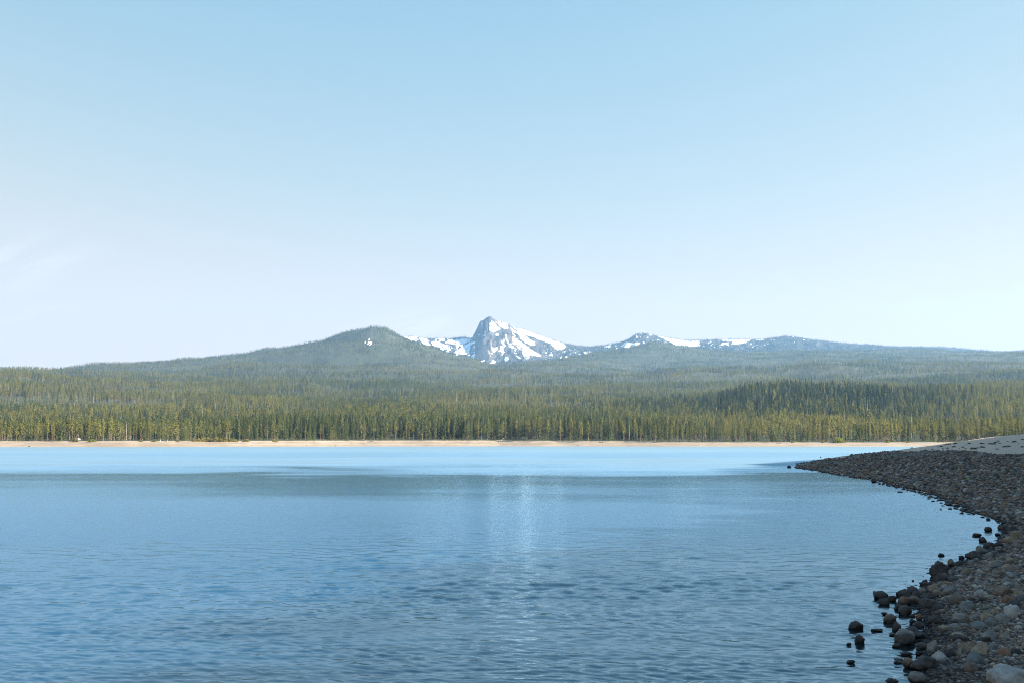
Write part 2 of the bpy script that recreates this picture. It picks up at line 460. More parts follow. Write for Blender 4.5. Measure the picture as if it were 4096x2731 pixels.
# ------------------------------------------------------------------ distant mountains
SKY_M = np.array([(1480, 1395), (1560, 1362), (1608, 1347), (1669, 1345), (1690, 1353), (1723, 1354), (1798, 1355), (1835, 1349), (1849, 1347), (1862, 1349), (1883, 1353), (1889, 1349), (1894, 1340), (1907, 1314), (1919, 1288),
                  (1924, 1282), (1934, 1281.5), (1937, 1277), (1941, 1274), (1946, 1271), (1952, 1267.5), (1959, 1265), (1966, 1268), (1973, 1273), (1977, 1277), (1990, 1284), (2005, 1288), (2026, 1293), (2040, 1303), (2052, 1309), (2070, 1315),
                  (2097, 1318), (2112, 1324), (2131, 1332), (2189, 1353), (2240, 1369), (2308, 1382), (2359, 1386), (2416, 1381), (2493, 1365), (2516, 1355), (2547, 1335), (2585, 1333), (2615, 1341), (2646, 1348),
                  (2723, 1360), (2799, 1361), (2876, 1358), (2990, 1358), (3048, 1358), (3086, 1351), (3144, 1344), (3182, 1347), (3254, 1359), (3370, 1372), (3602, 1387), (3776, 1388), (3863, 1396), (4008, 1408), (4096, 1402), (4400, 1410), (4900, 1440)], float)
CREST_Y = 9000.0
MU = np.concatenate([np.arange(1480, 2400, 1.5), np.arange(2400, 4900, 3.0)])
MD = np.concatenate([np.linspace(0, 900, 210), np.linspace(910, 1500, 40)])
BACKD = np.array([-700, -350, -150, -60, -25, -10], float)


def build_mountain():
    u = MU[None, :]; d = np.concatenate([BACKD, MD])[:, None]
    sky = np.interp(MU, SKY_M[:, 0], SKY_M[:, 1])
    Hc = CREST_Y * tan_el(sky) + CAMZ
    base_v = np.interp(MU, [1480, 1900, 2100, 2400, 2700, 3200, 4900], [1500, 1478, 1470, 1455, 1440, 1432, 1440])
    Hb = (CREST_Y - 900) * tan_el(base_v) + CAMZ
    dd = np.clip(d, 0, None) / 900.0
    peak = np.exp(-((MU - 1960) / 70.0) ** 2)[None, :]
    prof_a = 1 - np.clip(dd, 0, 1.7) ** 0.85
    prof_b = 1 - np.clip(dd / 0.92, 0, 1.7) ** 0.72
    prof = prof_a * (1 - 0.4 * peak) + prof_b * 0.4 * peak
    kern = np.exp(-(np.arange(-40, 41) * 1.5 / 15.0) ** 2 / 2); kern /= kern.sum()
    Hs = np.convolve(np.pad(Hc, 40, mode='edge'), kern, 'valid')              # ledges of the crest die out down the face
    wS = sstep(15, 130, d)
    Hu = Hc[None] * (1 - wS) + (np.minimum(Hs, Hc + 6) * (1 - 0.0))[None] * wS
    z = Hb[None] + (Hu - Hb[None]) * prof
    z = np.where(d < 0, Hc[None] + d * 0.55, z)
    yy = CREST_Y - d + 0 * u
    xx = (u - CX) * KM * yy
    # the spur from the summit, gullies and roughness
    rough = sstep(0, 120, d) * (1 - sstep(1000, 1500, d))
    g = 1 - np.abs(fbm(xx / 150 + 0.004 * d, yy / 420, 4, 61))
    z = z + rough * (1 - 0.85 * np.exp(-((u - 1925) / 38.0) ** 2)) * (20 * (g - 0.75) * (0.4 + peak) + 9 * fbm(xx / 45, yy / 120, 4, 71))
    crag = np.exp(-((u - 1950) / 30.0) ** 2) * sstep(-30, 0, d) * (1 - sstep(0, 500, d))
    z = z + crag * 7 * fbm(xx / 14, z / 30, 3, 81) * sstep(0, 30, d)
    sp = np.exp(-((u - (1962 + 0.012 * d)) / 9.0) ** 2) * sstep(60, 260, d) * (1 - sstep(500, 800, d))
    z = z + sp * 4
    # photo coordinates of each vertex, for the outline of the snow fields
    el = (z - CAMZ) / yy
    c, s = math.cos(PITCH), math.sin(PITCH)
    vv = CY - F * (el * c - s) / (c + el * s)
    uu = u + 0 * d
    return xx, yy, z, uu, vv, d + 0 * u


def in_poly(px, py, poly):
    poly = np.asarray(poly, float); r = np.zeros(px.shape, bool)
    j = len(poly) - 1
    for i in range(len(poly)):
        xi, yi = poly[i]; xj, yj = poly[j]
        c = ((yi > py) != (yj > py)) & (px < (xj - xi) * (py - yi) / (yj - yi + 1e-12) + xi)
        r ^= c; j = i
    return r


SNOW_A = [  # crop at 1840,1250 scale 400/2352
    [(740, 190), (790, 225), (830, 270), (840, 300), (900, 345), (950, 400), (870, 430), (830, 450), (770, 470), (720, 430), (680, 420), (690, 380), (700, 330), (700, 250), (745, 240)],
    [(890, 280), (1010, 230), (1110, 280), (1125, 340), (1140, 365), (1080, 400), (1000, 365), (940, 330)],
    [(890, 212), (950, 215), (955, 238), (905, 235)],
    [(1165, 350), (1230, 400), (1330, 450), (1450, 480), (1560, 560), (1640, 640), (1760, 690), (1780, 770), (1640, 750), (1530, 700), (1420, 610), (1420, 560), (1340, 500), (1220, 430)],
    [(1200, 325), (1330, 375), (1480, 390), (1560, 420), (1700, 460), (1990, 580), (2200, 660), (2352, 700), (2440, 730), (2500, 800), (2440, 860), (2352, 880), (2240, 840), (2120, 720), (1900, 650), (1700, 570), (1540, 520), (1420, 480), (1300, 390)],
    [(1310, 590), (1370, 640), (1500, 740), (1640, 840), (1900, 990), (1900, 1040), (1680, 1000), (1640, 1000), (1560, 920), (1430, 790), (1330, 690)],
    [(1430, 830), (1560, 930), (1640, 1030), (1620, 1060), (1480, 960)], [(1470, 965), (1640, 1040), (1620, 1070), (1570, 1095), (1520, 1040)],
    [(1220, 450), (1300, 530), (1310, 575), (1240, 520)],
    [(1070, 510), (1095, 520), (1100, 600), (1140, 680), (1150, 720), (1200, 720), (1210, 760), (1130, 750), (1110, 690), (1070, 620)],
    [(955, 655), (1030, 690), (1030, 730), (1080, 780), (1060, 800), (1000, 740)], [(1010, 640), (1050, 630), (1050, 670), (1020, 670)],
    [(960, 770), (1050, 800), (1020, 850), (1030, 900), (930, 925), (890, 900), (940, 870)],
    [(780, 820), (830, 830), (880, 805), (890, 860), (840, 900), (800, 950), (770, 910)], [(980, 915), (1045, 920), (1000, 1005), (985, 1000)],
    [(1060, 1035), (1110, 1040), (1150, 1085), (1100, 1150), (1045, 1110)], [(770, 1095), (850, 1140), (800, 1200), (770, 1170), (670, 1215), (740, 1160)],
    [(580, 1105), (585, 1130), (500, 1175), (410, 1150), (500, 1140)], [(1130, 770), (1270, 790), (1260, 840), (1170, 800)], [(1280, 815), (1330, 850), (1310, 920), (1285, 890)],
    [(1290, 985), (1400, 1040), (1450, 1080), (1390, 1090), (1340, 1030)], [(1270, 930), (1330, 945), (1340, 965), (1280, 955)],
    [(590, 505), (615, 520), (600, 560), (530, 575)], [(415, 520), (450, 515), (445, 540), (420, 540)], [(830, 525), (890, 500), (940, 515), (910, 535), (840, 550)], [(720, 935), (770, 960), (755, 980)],
    [(-60, 640), (80, 600), (240, 615), (250, 655), (130, 720), (30, 790), (-80, 820)], [(-150, 930), (0, 845), (140, 750), (280, 690), (370, 680), (350, 720), (290, 745), (160, 830), (0, 910), (-100, 960)],
    [(0, 935), (150, 850), (260, 780), (235, 850), (200, 960), (110, 990), (-40, 970)], [(360, 950), (320, 1100), (290, 1060), (250, 1030), (300, 980)],
    [(2080, 970), (2170, 960), (2180, 1000), (2100, 1015)],
]
SNOW_B = [  # crop at 1560,1240 scale .3401
    [(130, 320), (330, 305), (325, 345), (290, 350), (260, 370), (230, 340)], [(350, 340), (440, 335), (440, 380), (490, 410), (440, 420), (390, 390)], [(490, 370), (560, 365), (680, 420), (720, 470), (690, 475), (620, 430), (540, 430), (500, 410)],
    [(560, 340), (640, 345), (640, 365), (590, 360)], [(680, 350), (780, 345), (850, 380), (830, 420), (760, 400), (690, 390)], [(2060, 540), (2100, 545), (2100, 565), (2050, 565)], [(1860, 515), (1910, 510), (1910, 535), (1870, 535)],
]
SNOW_C = [  # crop at 2340,1300 scale .3827
    [(375, 220), (430, 175), (460, 185), (500, 190), (540, 180), (580, 190), (560, 210), (470, 250), (400, 235)], [(740, 108), (830, 126), (1000, 150), (1100, 168), (1200, 165), (1190, 215), (1120, 232), (1020, 216), (930, 200), (850, 160)],
    [(1400, 145), (1640, 148), (1740, 148), (1700, 175), (1640, 195), (1560, 208), (1530, 168), (1430, 164)], [(1430, 185), (1500, 185), (1500, 210), (1420, 210)], [(530, 100), (560, 130), (535, 140)], [(640, 78), (700, 95), (690, 112)],
    [(180, 222), (270, 212), (260, 238)], [(-20, 275), (25, 285), (0, 305)], [(1780, 140), (1870, 140), (1850, 165), (1800, 160)], [(320, 235), (345, 235), (330, 258)],
]
TAN_A = [[(700, 640), (740, 640), (765, 860), (740, 870), (720, 760)], [(650, 880), (690, 880), (730, 1030), (700, 1020)], [(820, 205), (960, 240), (900, 270), (850, 245)], [(1220, 560), (1300, 560), (1320, 700), (1420, 800), (1430, 900), (1330, 800), (1220, 720)]]


def snow_mask(uu, vv):
    ju = uu + 1.6 * fbm(uu / 5, vv / 5, 2, 91); jv = vv + 1.3 * fbm(uu / 5, vv / 5, 2, 95)
    m = np.zeros(uu.shape, bool)
    for polys, ou, ov, s in ((SNOW_A, 1840, 1250, 400 / 2352), (SNOW_B, 1560, 1240, .3401), (SNOW_C, 2340, 1300, .3827)):
        for p_ in polys: m |= in_poly((ju - ou) / s, (jv - ov) / s, p_)
    sp = fbm(uu / 7, vv / 5, 3, 99)
    speck = ((uu > 2420) & (uu < 2680) & (vv < 1385) & (sp > 0.8)) | ((uu > 2700) & (uu < 3080) & (vv < 1390) & (sp > 0.75)) | ((uu > 3080) & (uu < 3260) & (vv < 1375) & (sp > 0.9)) | ((uu > 2180) & (uu < 2430) & (vv > 1395) & (sp > 0.75)) | ((uu > 1640) & (uu < 1900) & (vv < 1420) & (sp > 0.45))
    return (m | speck).astype(float)


def soften(a):
    b = a.copy()
    b[1:-1, 1:-1] = (a[1:-1, 1:-1] * 4 + a[:-2, 1:-1] + a[2:, 1:-1] + a[1:-1, :-2] + a[1:-1, 2:]) / 8
    return b


M['terrain'] = terrain_mat(); M['mountain'] = mountain_mat(); M['shore'] = shore_mat(); M['water'] = water_mat()

# --- terrain mesh
tu = np.concatenate([np.arange(-900, 1100, 8.0), np.arange(1100, 1800, 3.0), np.arange(1800, 5001, 8.0)])
ty = np.concatenate([np.linspace(560, 960, 170), np.geomspace(966, 4400, 130), np.linspace(4430, 6600, 130), np.linspace(6630, 8100, 40)])
TX = ((tu[None] - CX) * KT) * ty[:, None]; TY = np.broadcast_to(ty[:, None], TX.shape)
TZ = terr(TX.ravel(), TY.ravel()).reshape(TX.shape)
el = (TZ - CAMZ) / TY; c_, s_ = math.cos(PITCH), math.sin(PITCH)
TV = CY - F * (el * c_ - s_) / (c_ + el * s_); TU = np.broadcast_to(tu[None], TX.shape)
me = mesh_np('terrain', np.stack([TX, TY, TZ], -1).reshape(-1, 3), grid_faces(len(ty), len(tu)), [M['terrain']], smooth=True)
_, tl_, _ = shore_line(tu)
fattr(me, 'wood', sstep(-6, 6, TY - tl_[None]))
DOME_SNOW = [[(1465, 155), (1490, 165), (1480, 190)], [(1395, 240), (1470, 215), (1500, 260), (1515, 320), (1440, 345), (1385, 310)], [(1760, 215), (1785, 230), (1775, 245)], [(1690, 225), (1715, 235), (1705, 245)], [(1800, 250), (1825, 255), (1815, 265)], [(1555, 275), (1575, 285), (1560, 295)]]
dm = np.zeros(TX.shape, bool)
for p_ in DOME_SNOW: dm |= in_poly((TU - 1100) / .2551, (TV - 6 - 1290) / .2551, p_)
dm &= TY > 5200
fattr(me, 'snow', soften((dm & (fbm(TU / 6, TV / 5, 3, 97) > 0.28)).astype(float)) * 0.7)
terrain = tag(link('terrain', me), 'wooded slopes rising from the sandy far shore to the rounded left hill', 'hillside', kind='structure')

# --- mountains
mx, my, mz, mu, mv, md = build_mountain()
msn = soften(np.where(md >= -12, snow_mask(mu, mv), 0.6)); mtan = np.zeros(mu.shape, bool)
for p_ in TAN_A: mtan |= in_poly((mu - 1840) / (400 / 2352), (mv - 1250) / (400 / 2352), p_)
k_split = int(np.searchsorted(MU, 2380))
for nm_, sl, lab in (('mountain', slice(0, k_split + 1), 'steep pointed rock peak with snow fields down its right side'), ('ridge', slice(k_split, len(MU)), 'long low wooded ridge with snow patches right of the pointed peak')):
    q = np.stack([mx[:, sl], my[:, sl], mz[:, sl]], -1)
    me = mesh_np(nm_, q.reshape(-1, 3), grid_faces(q.shape[0], q.shape[1]), [M['mountain']], smooth=True)
    fattr(me, 'snow', msn[:, sl]); fattr(me, 'tan', soften(mtan[:, sl].astype(float)))
    tag(link(nm_, me), lab, nm_, kind='structure')

# ------------------------------------------------------------------ near shore
SHPX = [(3680, 3300), (3690, 3000), (3712, 2731), (3722, 2640), (3700, 2560), (3722, 2500), (3690, 2470), (3680, 2420), (3640, 2400), (3700, 2370), (3745, 2345), (3770, 2300), (3830, 2275), (3900, 2245), (3960, 2215), (4000, 2180), (4030, 2130), (4020, 2095), (3985, 2070),
        (3914, 2043), (3812, 2003), (3705, 1966), (3570, 1938), (3490, 1915), (3396, 1902), (3290, 1884), (3195, 1873), (3172, 1866)]
SH = [on_level(u, v) for u, v in SHPX]
SH = [(3.6, -40.0), (2.2, 0.0)] + [(float(a), float(b)) for a, b in SH] + [(20.5, 84.0), (25.5, 95.0), (34.0, 112.0), (46.0, 132.0), (63, 158), (88, 195), (130, 250), (200, 330), (300, 420)]
SH = np.array(SH)


def shore_dist(x, y):
    """signed distance to the near shoreline, positive on land"""
    P = np.stack([x, y], -1); best = np.full(x.shape, 1e9)
    for a, b in zip(SH[:-1], SH[1:]):
        ab = b - a; t = np.clip(((P - a) @ ab) / (ab @ ab), 0, 1)
        q = a + t[..., None] * ab
        best = np.minimum(best, np.hypot(P[..., 0] - q[..., 0], P[..., 1] - q[..., 1]))
    poly = np.concatenate([SH, [[2000, 420], [2000, -400], [3.6, -400]]])
    return np.where(in_poly(x, y, poly), best, -best)


CR_U = np.array([3100, 3187, 3280, 3360, 3420, 3500, 3571, 3652, 3779, 3880, 3981, 4096, 4400, 5000, 7000], float)
CR_V = np.array([1880, 1866, 1836, 1824, 1816, 1807, 1802, 1789, 1769.5, 1757, 1744.5, 1734.5, 1716, 1690, 1650], float)
CR_R = np.array([77, 78, 90, 99, 106, 115, 126, 140, 160, 170, 180, 190, 200, 210, 215], float)
CR_Z = CAMZ + CR_R * tan_el(CR_V)
RS_R = np.interp(CR_U, [3187, 3290, 3396, 3570, 3705, 3812, 3914, 4096, 7000], [76, 64.5, 55.5, 43, 36.5, 31, 27, 30, 30])


def shore_h(x, y):
    d = shore_dist(x, y)
    base = np.where(d < 0, np.maximum(d * 0.22, -0.9), 0.075 * np.minimum(d, 3) + 0.035 * np.clip(d - 3, 0, 80) + 0.01 * np.clip(d - 83, 0, 400))
    u = CX + x / KS / np.maximum(y, 1.0); u = np.clip(u, 3100, 7000)
    rc, zc, rs = np.interp(u, CR_U, CR_R), np.interp(u, CR_U, CR_Z), np.interp(u, CR_U, RS_R)
    t = np.clip((y - rs) / np.maximum(rc - rs, 1), 0, 1)
    pol = np.where(y < rc, zc * (0.55 * t + 0.45 * t ** 2), zc - (y - rc) * 0.035)
    pol = np.where(d < 0, np.minimum(pol, d * 0.15), pol)
    w = sstep(30, 60, y) * (x > 5)
    h = base * (1 - w) + pol * w
    h = h + np.where(d > 0, sstep(0.1, 3, d) * (0.025 * fbm(x / 1.1, y / 1.1, 3, 201) + 0.05 * fbm(x / 6, y / 6, 2, 205)), 0)
    h = h + 0.012 * fbm(x / 0.3, y / 0.3, 2, 211) * sstep(0.0, 0.25, d) * (y < 40)
    return h, d


sa = np.concatenate([np.arange(0.0, 27.0, 0.055), np.arange(27, 40, 0.4), np.arange(40, 131, 2.0)])
sr = np.concatenate([np.geomspace(2.5, 60, 420), np.geomspace(60.3, 420, 160)[1:]])
SAa = np.radians(sa)[None]; SXX = sr[:, None] * np.sin(SAa); SYY = sr[:, None] * np.cos(SAa)
SZZ, SDD = shore_h(SXX, SYY)
uu_ = CX + SXX / KS / np.maximum(SYY, 1)
el = (SZZ - CAMZ) / np.maximum(SYY, 1); vv_ = CY - F * (el * c_ - s_) / (c_ + el * s_)
bd = np.interp(uu_, [3300, 3500, 3622, 3728, 3830, 3905, 3981, 4032, 4096, 5000, 8000], [1700, 1790, 1804, 1801, 1800, 1803, 1814, 1816, 1812, 1840, 1860])
sandf = sstep(-3, 3, bd - vv_) * (SYY > 40)
sliver = np.exp(-((uu_ - 3345) / 42.0) ** 2) * sstep(1833, 1829, vv_) * (SYY > 60)
sandf = np.maximum(sandf, sliver)
me = mesh_np('beach', np.stack([SXX, SYY, SZZ], -1).reshape(-1, 3), grid_faces(len(sr), len(sa)), [M['shore']], smooth=True)
fattr(me, 'sand', sandf)
tag(link('beach', me), 'curving gravel beach rising to a pale sand bank on the right', 'beach', kind='structure')

# --- water
wr_px = np.concatenate([np.arange(440, 27.0, -0.55), np.geomspace(26.5, 1.17, 46)])
wy = CAMZ * 1098 / wr_px; wu = np.arange(-400, 4501, 3.6)
WX = ((wu[None] - CX) * KS) * wy[:, None]; WY = np.broadcast_to(wy[:, None], WX.shape); WZ = np.zeros(WX.shape)
gap = np.broadcast_to((CAMZ * 1098 / np.maximum(wr_px - 0.55, .3) - wy)[:, None], WX.shape)
wrng = np.random.default_rng(77)
ly_ = np.log10(WY)
gust = np.interp(ly_, np.log10([3, 7, 9.5, 11, 12.3, 13.5, 16, 22, 30, 36, 46, 58, 62]), [.058, .058, .060, .064, .092, .074, .074, .072, .058, .036, .02, .012, 0.0])
gust = gust * (0.75 + 0.55 * (fbm(WX / 2.6, WY / 1.6, 3, 501) + 0.4)) * (1 + 0.35 * vnoise(WX / 9, WY / 7, None, 509))
NW = 70
for k in range(NW):
    lam = 0.05 * (0.62 / 0.05) ** ((k + wrng.random()) / NW); th = wrng.normal(0.12, 0.58); kx, ky = math.sin(th) * 2 * math.pi / lam, math.cos(th) * 2 * math.pi / lam
    wgt = sstep(2.0, 4.0, lam / gap)
    pm = vnoise(WX / (lam * 5) + 31 * k, WY / (lam * 5), None, 520 + k % 7) * 0.6 + 0.8
    WZ += gust * math.sqrt(2.0 / NW) * lam / (2 * math.pi) * 1.12 * (0.3 / max(lam, 0.10)) ** 0.6 * wgt * pm * np.sin(kx * WX + ky * WY + wrng.uniform(0, 6.28))
nr_, nc_ = WX.shape; gf = grid_faces(nr_, nc_)
q0 = nr_ * nc_; c00, c01, c10, c11 = 0, nc_ - 1, (nr_ - 1) * nc_, nr_ * nc_ - 1
ext = np.array([(-2500, -300, 0), (2500, -300, 0), (2500, float(wy[-1]), 0), (-2500, float(wy[-1]), 0)])
WZ[0] = 0; WZ[-1] = 0; WZ[:, 0] = 0; WZ[:, -1] = 0
gf = np.concatenate([gf, [[q0, q0 + 1, c01, c00], [q0 + 1, q0 + 2, c11, c01], [q0 + 3, q0, c00, c10]]])
me = mesh_np('water', np.concatenate([np.stack([WX, WY, WZ], -1).reshape(-1, 3), ext]), gf, [M['water']], smooth=True)
fattr(me, 'deep', np.concatenate([(sstep(0.2, 8.0, -np.where((WX > -12) & (WY < 140), shore_dist(WX, WY), -50.0)) * (1 - 0.62 * sstep(55, 110, WY))).ravel(), np.ones(4)]))
tag(link('water', me), 'calm blue lake with wind ripples and forest reflections', 'lake', kind='structure')


# ------------------------------------------------------------------ trees
def tube_np(pts, rads, n=6):
    v, f = [], []
    for k, (p_, r_) in enumerate(zip(pts, rads)):
        for a in range(n):
            t = 2 * math.pi * a / n
            v.append((p_[0] + r_ * math.cos(t), p_[1] + r_ * math.sin(t), p_[2]))
        if k:
            b0 = (k - 1) * n; b1 = k * n
            for a in range(n): f.append((b0 + a, b0 + (a + 1) % n, b1 + (a + 1) % n, b1 + a))
    return v, f


def tuft_cloud(rng, P, size, droop=0.0, outdir=None):
    """each point becomes a diamond of foliage turned at random, leaning outward"""
    n = len(P)
    a = rng.normal(size=(n, 3)); a[:, 2] *= 0.7
    if outdir is not None: a = a * 0.55 + outdir * 0.9
    a[:, 2] -= droop
    a /= np.linalg.norm(a, axis=1)[:, None] + 1e-9
    b = np.cross(a, rng.normal(size=(n, 3))); b /= np.linalg.norm(b, axis=1)[:, None] + 1e-9
    s = size[:, None] * rng.uniform(0.7, 1.3, (n, 1))
    v = np.stack([P - a * s * 0.5, P + b * s * 0.32, P + a * s * 0.65, P - b * s * 0.32], 1).reshape(-1, 3)
    f = np.arange(n * 4).reshape(n, 4)
    return v, f


def conifer(kind, seed):
    """returns (trunk verts, faces), (crown verts, faces), height 18"""
    rng = np.random.default_rng(seed); H = 18.0
    lean = rng.normal(0, 0.25, 2)
    def ax(h): t = h / H; return np.stack([lean[0] * t ** 2, lean[1] * t ** 2, h], -1) if np.ndim(h) else np.array([lean[0] * t * t, lean[1] * t * t, h])
    hs = np.linspace(0, H * 0.99, 8)
    r0 = {'pine': 0.24, 'fir': 0.26, 'young': 0.16, 'dead': 0.22, 'dark_shade_fir': 0.26}[kind]
    tv, tf = tube_np([ax(h) for h in hs], [r0 * (1 - 0.93 * (h / H) ** 1.1) for h in hs])
    tv[0:6] = [(x * 1.35, y * 1.35, z - 0.6) for x, y, z in tv[0:6]]
    if kind == 'dead':
        v, f = list(tv), list(tf)
        for k in range(26):
            h = H * rng.uniform(0.35, 0.97); an = rng.uniform(0, 6.28); L = rng.uniform(0.4, 1.5) * (1.15 - h / H)
            d = np.array([math.cos(an), math.sin(an), rng.uniform(-0.4, 0.3)]); p0 = ax(h); p1 = p0 + d * L; w = np.array([0, 0, 0.07])
            q = len(v); v += [tuple(p0 + w), tuple(p0 - w), tuple(p1)]; f.append((q, q + 1, q + 2))
        return (v, f), None
    if kind == 'pine':
        h0 = rng.uniform(0.22, 0.46); nb, rm = 80, rng.uniform(1.7, 2.3)
    elif kind in ('fir', 'dark_shade_fir'):
        h0 = rng.uniform(0.03, 0.12); nb, rm = 150, rng.uniform(1.75, 2.3)
    else:
        h0 = 0.02; nb, rm = 120, rng.uniform(3.0, 3.8)
    P, S, O = [], [], []
    lop = rng.uniform(0, 6.28)
    for k in range(nb):
        t = (k + rng.uniform(0, 1)) / nb
        if kind == 'pine':
            pr = (0.55 + 0.45 * min(1, t / 0.22)) * (1 - t) ** 0.52 + 0.07
        else:
            pr = (1 - t) ** 0.85 + 0.05
        h = H * (h0 + (1 - h0) * t)
        an = rng.uniform(0, 6.28)
        L = rm * pr * rng.uniform(0.45, 1.15) * (1 + 0.22 * math.cos(an - lop))
        if kind != 'young' and rng.uniform() < 0.16: L *= 0.35
        rise = rng.uniform(-0.05, 0.30) if kind == 'pine' else rng.uniform(-0.34, 0.02)
        d = np.array([math.cos(an), math.sin(an), rise])
        m = 4 if kind == 'pine' else 4
        for j in range(m):
            s = (0.35 + 0.7 * (j + rng.uniform(0, 1)) / m)
            P.append(ax(h) + d * L * s + rng.normal(0, 0.12, 3)); O.append(d)
            S.append((0.75 if kind == 'pine' else 0.72) * (0.6 + 0.45 * pr))
    for j in range(6):
        P.append(ax(H * (0.955 + 0.009 * j))); O.append(np.array([0, 0, 1.0])); S.append(0.5)
    v, f = tuft_cloud(rng, np.array(P), np.array(S), 0.1 if kind in ('fir', 'dark_shade_fir') else 0.0, np.array(O))
    return (tv, tf), (v, f)


KINDS = [('pine', 101), ('pine', 102), ('pine', 103), ('pine', 104), ('fir', 111), ('fir', 112), ('fir', 113), ('fir', 114), ('young', 121), ('young', 122), ('dead', 131), ('dead', 132), ('dark_shade_fir', 141), ('dark_shade_fir', 142)]
TREE = []
tree_lib = bpy.data.collections.new('tree_library')       # unlinked: holds the meshes that the wood repeats
for i, (kd, sd) in enumerate(KINDS):
    (tv, tf), cr = conifer(kd, sd)
    bm_ = M['dead'] if kd == 'dead' else M['bark']
    mt = mesh_np('trunk', tv, tf, [bm_], smooth=True)
    mc = mesh_np('crown', cr[0], cr[1], [M[kd]]) if cr else None
    if cr:
        av = np.concatenate([np.array(tv), cr[0]]); af = [tuple(q) for q in tf] + [tuple(q + len(tv)) for q in cr[1]]
        mj = mesh_np('tree_kind', av, af, [bm_, M[kd]], [0] * len(tf) + [1] * len(cr[1]))
    else: mj = mt
    o = bpy.data.objects.new('tree_kind_%02d' % i, mj); tree_lib.objects.link(o)
    TREE.append((kd, mt, mc))
IDX = {k: [i for i, t in enumerate(TREE) if t[0] == k] for k in ('pine', 'fir', 'young', 'dead', 'dark_shade_fir')}


def scatter_object(name, P, idx, rot, scl, lib, lean=None):
    me = bpy.data.meshes.new(name); me.vertices.add(len(P)); me.vertices.foreach_set('co', np.asarray(P, np.float32).ravel())
    a = me.attributes.new('idx', 'INT', 'POINT'); a.data.foreach_set('value', np.asarray(idx, np.int32))
    a = me.attributes.new('rot', 'FLOAT_VECTOR', 'POINT'); a.data.foreach_set('vector', np.asarray(rot, np.float32).ravel())
    a = me.attributes.new('scl', 'FLOAT_VECTOR', 'POINT'); a.data.foreach_set('vector', np.asarray(scl, np.float32).ravel())
    o = link(name, me)
    ng = bpy.data.node_groups.new(name, 'GeometryNodeTree')
    ng.interface.new_socket('Geometry', in_out='INPUT', socket_type='NodeSocketGeometry')
    ng.interface.new_socket('Geometry', in_out='OUTPUT', socket_type='NodeSocketGeometry')
    n = ng.nodes; gi = n.new('NodeGroupInput'); go = n.new('NodeGroupOutput')
    ci = n.new('GeometryNodeCollectionInfo'); ci.inputs['Collection'].default_value = lib
    ci.inputs['Separate Children'].default_value = True; ci.inputs['Reset Children'].default_value = True
    ip = n.new('GeometryNodeInstanceOnPoints'); ip.inputs['Pick Instance'].default_value = True
    def na(nm, dt):
        q = n.new('GeometryNodeInputNamedAttribute'); q.data_type = dt; q.inputs['Name'].default_value = nm; return q.outputs['Attribute']
    L = ng.links
    L.new(gi.outputs[0], ip.inputs['Points']); L.new(ci.outputs[0], ip.inputs['Instance'])
    L.new(na('idx', 'INT'), ip.inputs['Instance Index'])
    er = n.new('FunctionNodeEulerToRotation'); L.new(na('rot', 'FLOAT_VECTOR'), er.inputs[0]); L.new(er.outputs[0], ip.inputs['Rotation'])
    L.new(na('scl', 'FLOAT_VECTOR'), ip.inputs['Scale']); L.new(ip.outputs[0], go.inputs[0])
    md_ = o.modifiers.new('scatter', 'NODES'); md_.node_group = ng
    return o


def pick(w):
    """w: dict kind -> (n,) weights ; returns instance index per point"""
    ks = list(w); W = np.stack([np.broadcast_to(w[k], w[ks[0]].shape) for k in ks], 0); W = W / W.sum(0)
    c = np.cumsum(W, 0); r = RNG.random(W.shape[1]); s = (r[None] > c).sum(0).clip(0, len(ks) - 1)
    out = np.zeros(W.shape[1], int)
    for i, k in enumerate(ks):
        m = s == i; out[m] = RNG.choice(IDX[k], m.sum())
    return out


FP, FI, FS = [], [], []


def far_trees(y0, y1, sp, u0=-250, u1=4350, k_=None):
    """jittered scatter between two forward distances at spacing sp"""
    k_ = k_ or KT
    k = 0.5 * (y1 ** 2 - y0 ** 2) * (u1 - u0) * k_
    n = int(k / sp ** 2)
    y = np.sqrt(RNG.uniform(y0 ** 2, y1 ** 2, n)); u = RNG.uniform(u0, u1, n)
    x = (u - CX) * k_ * y
    return x, y, u


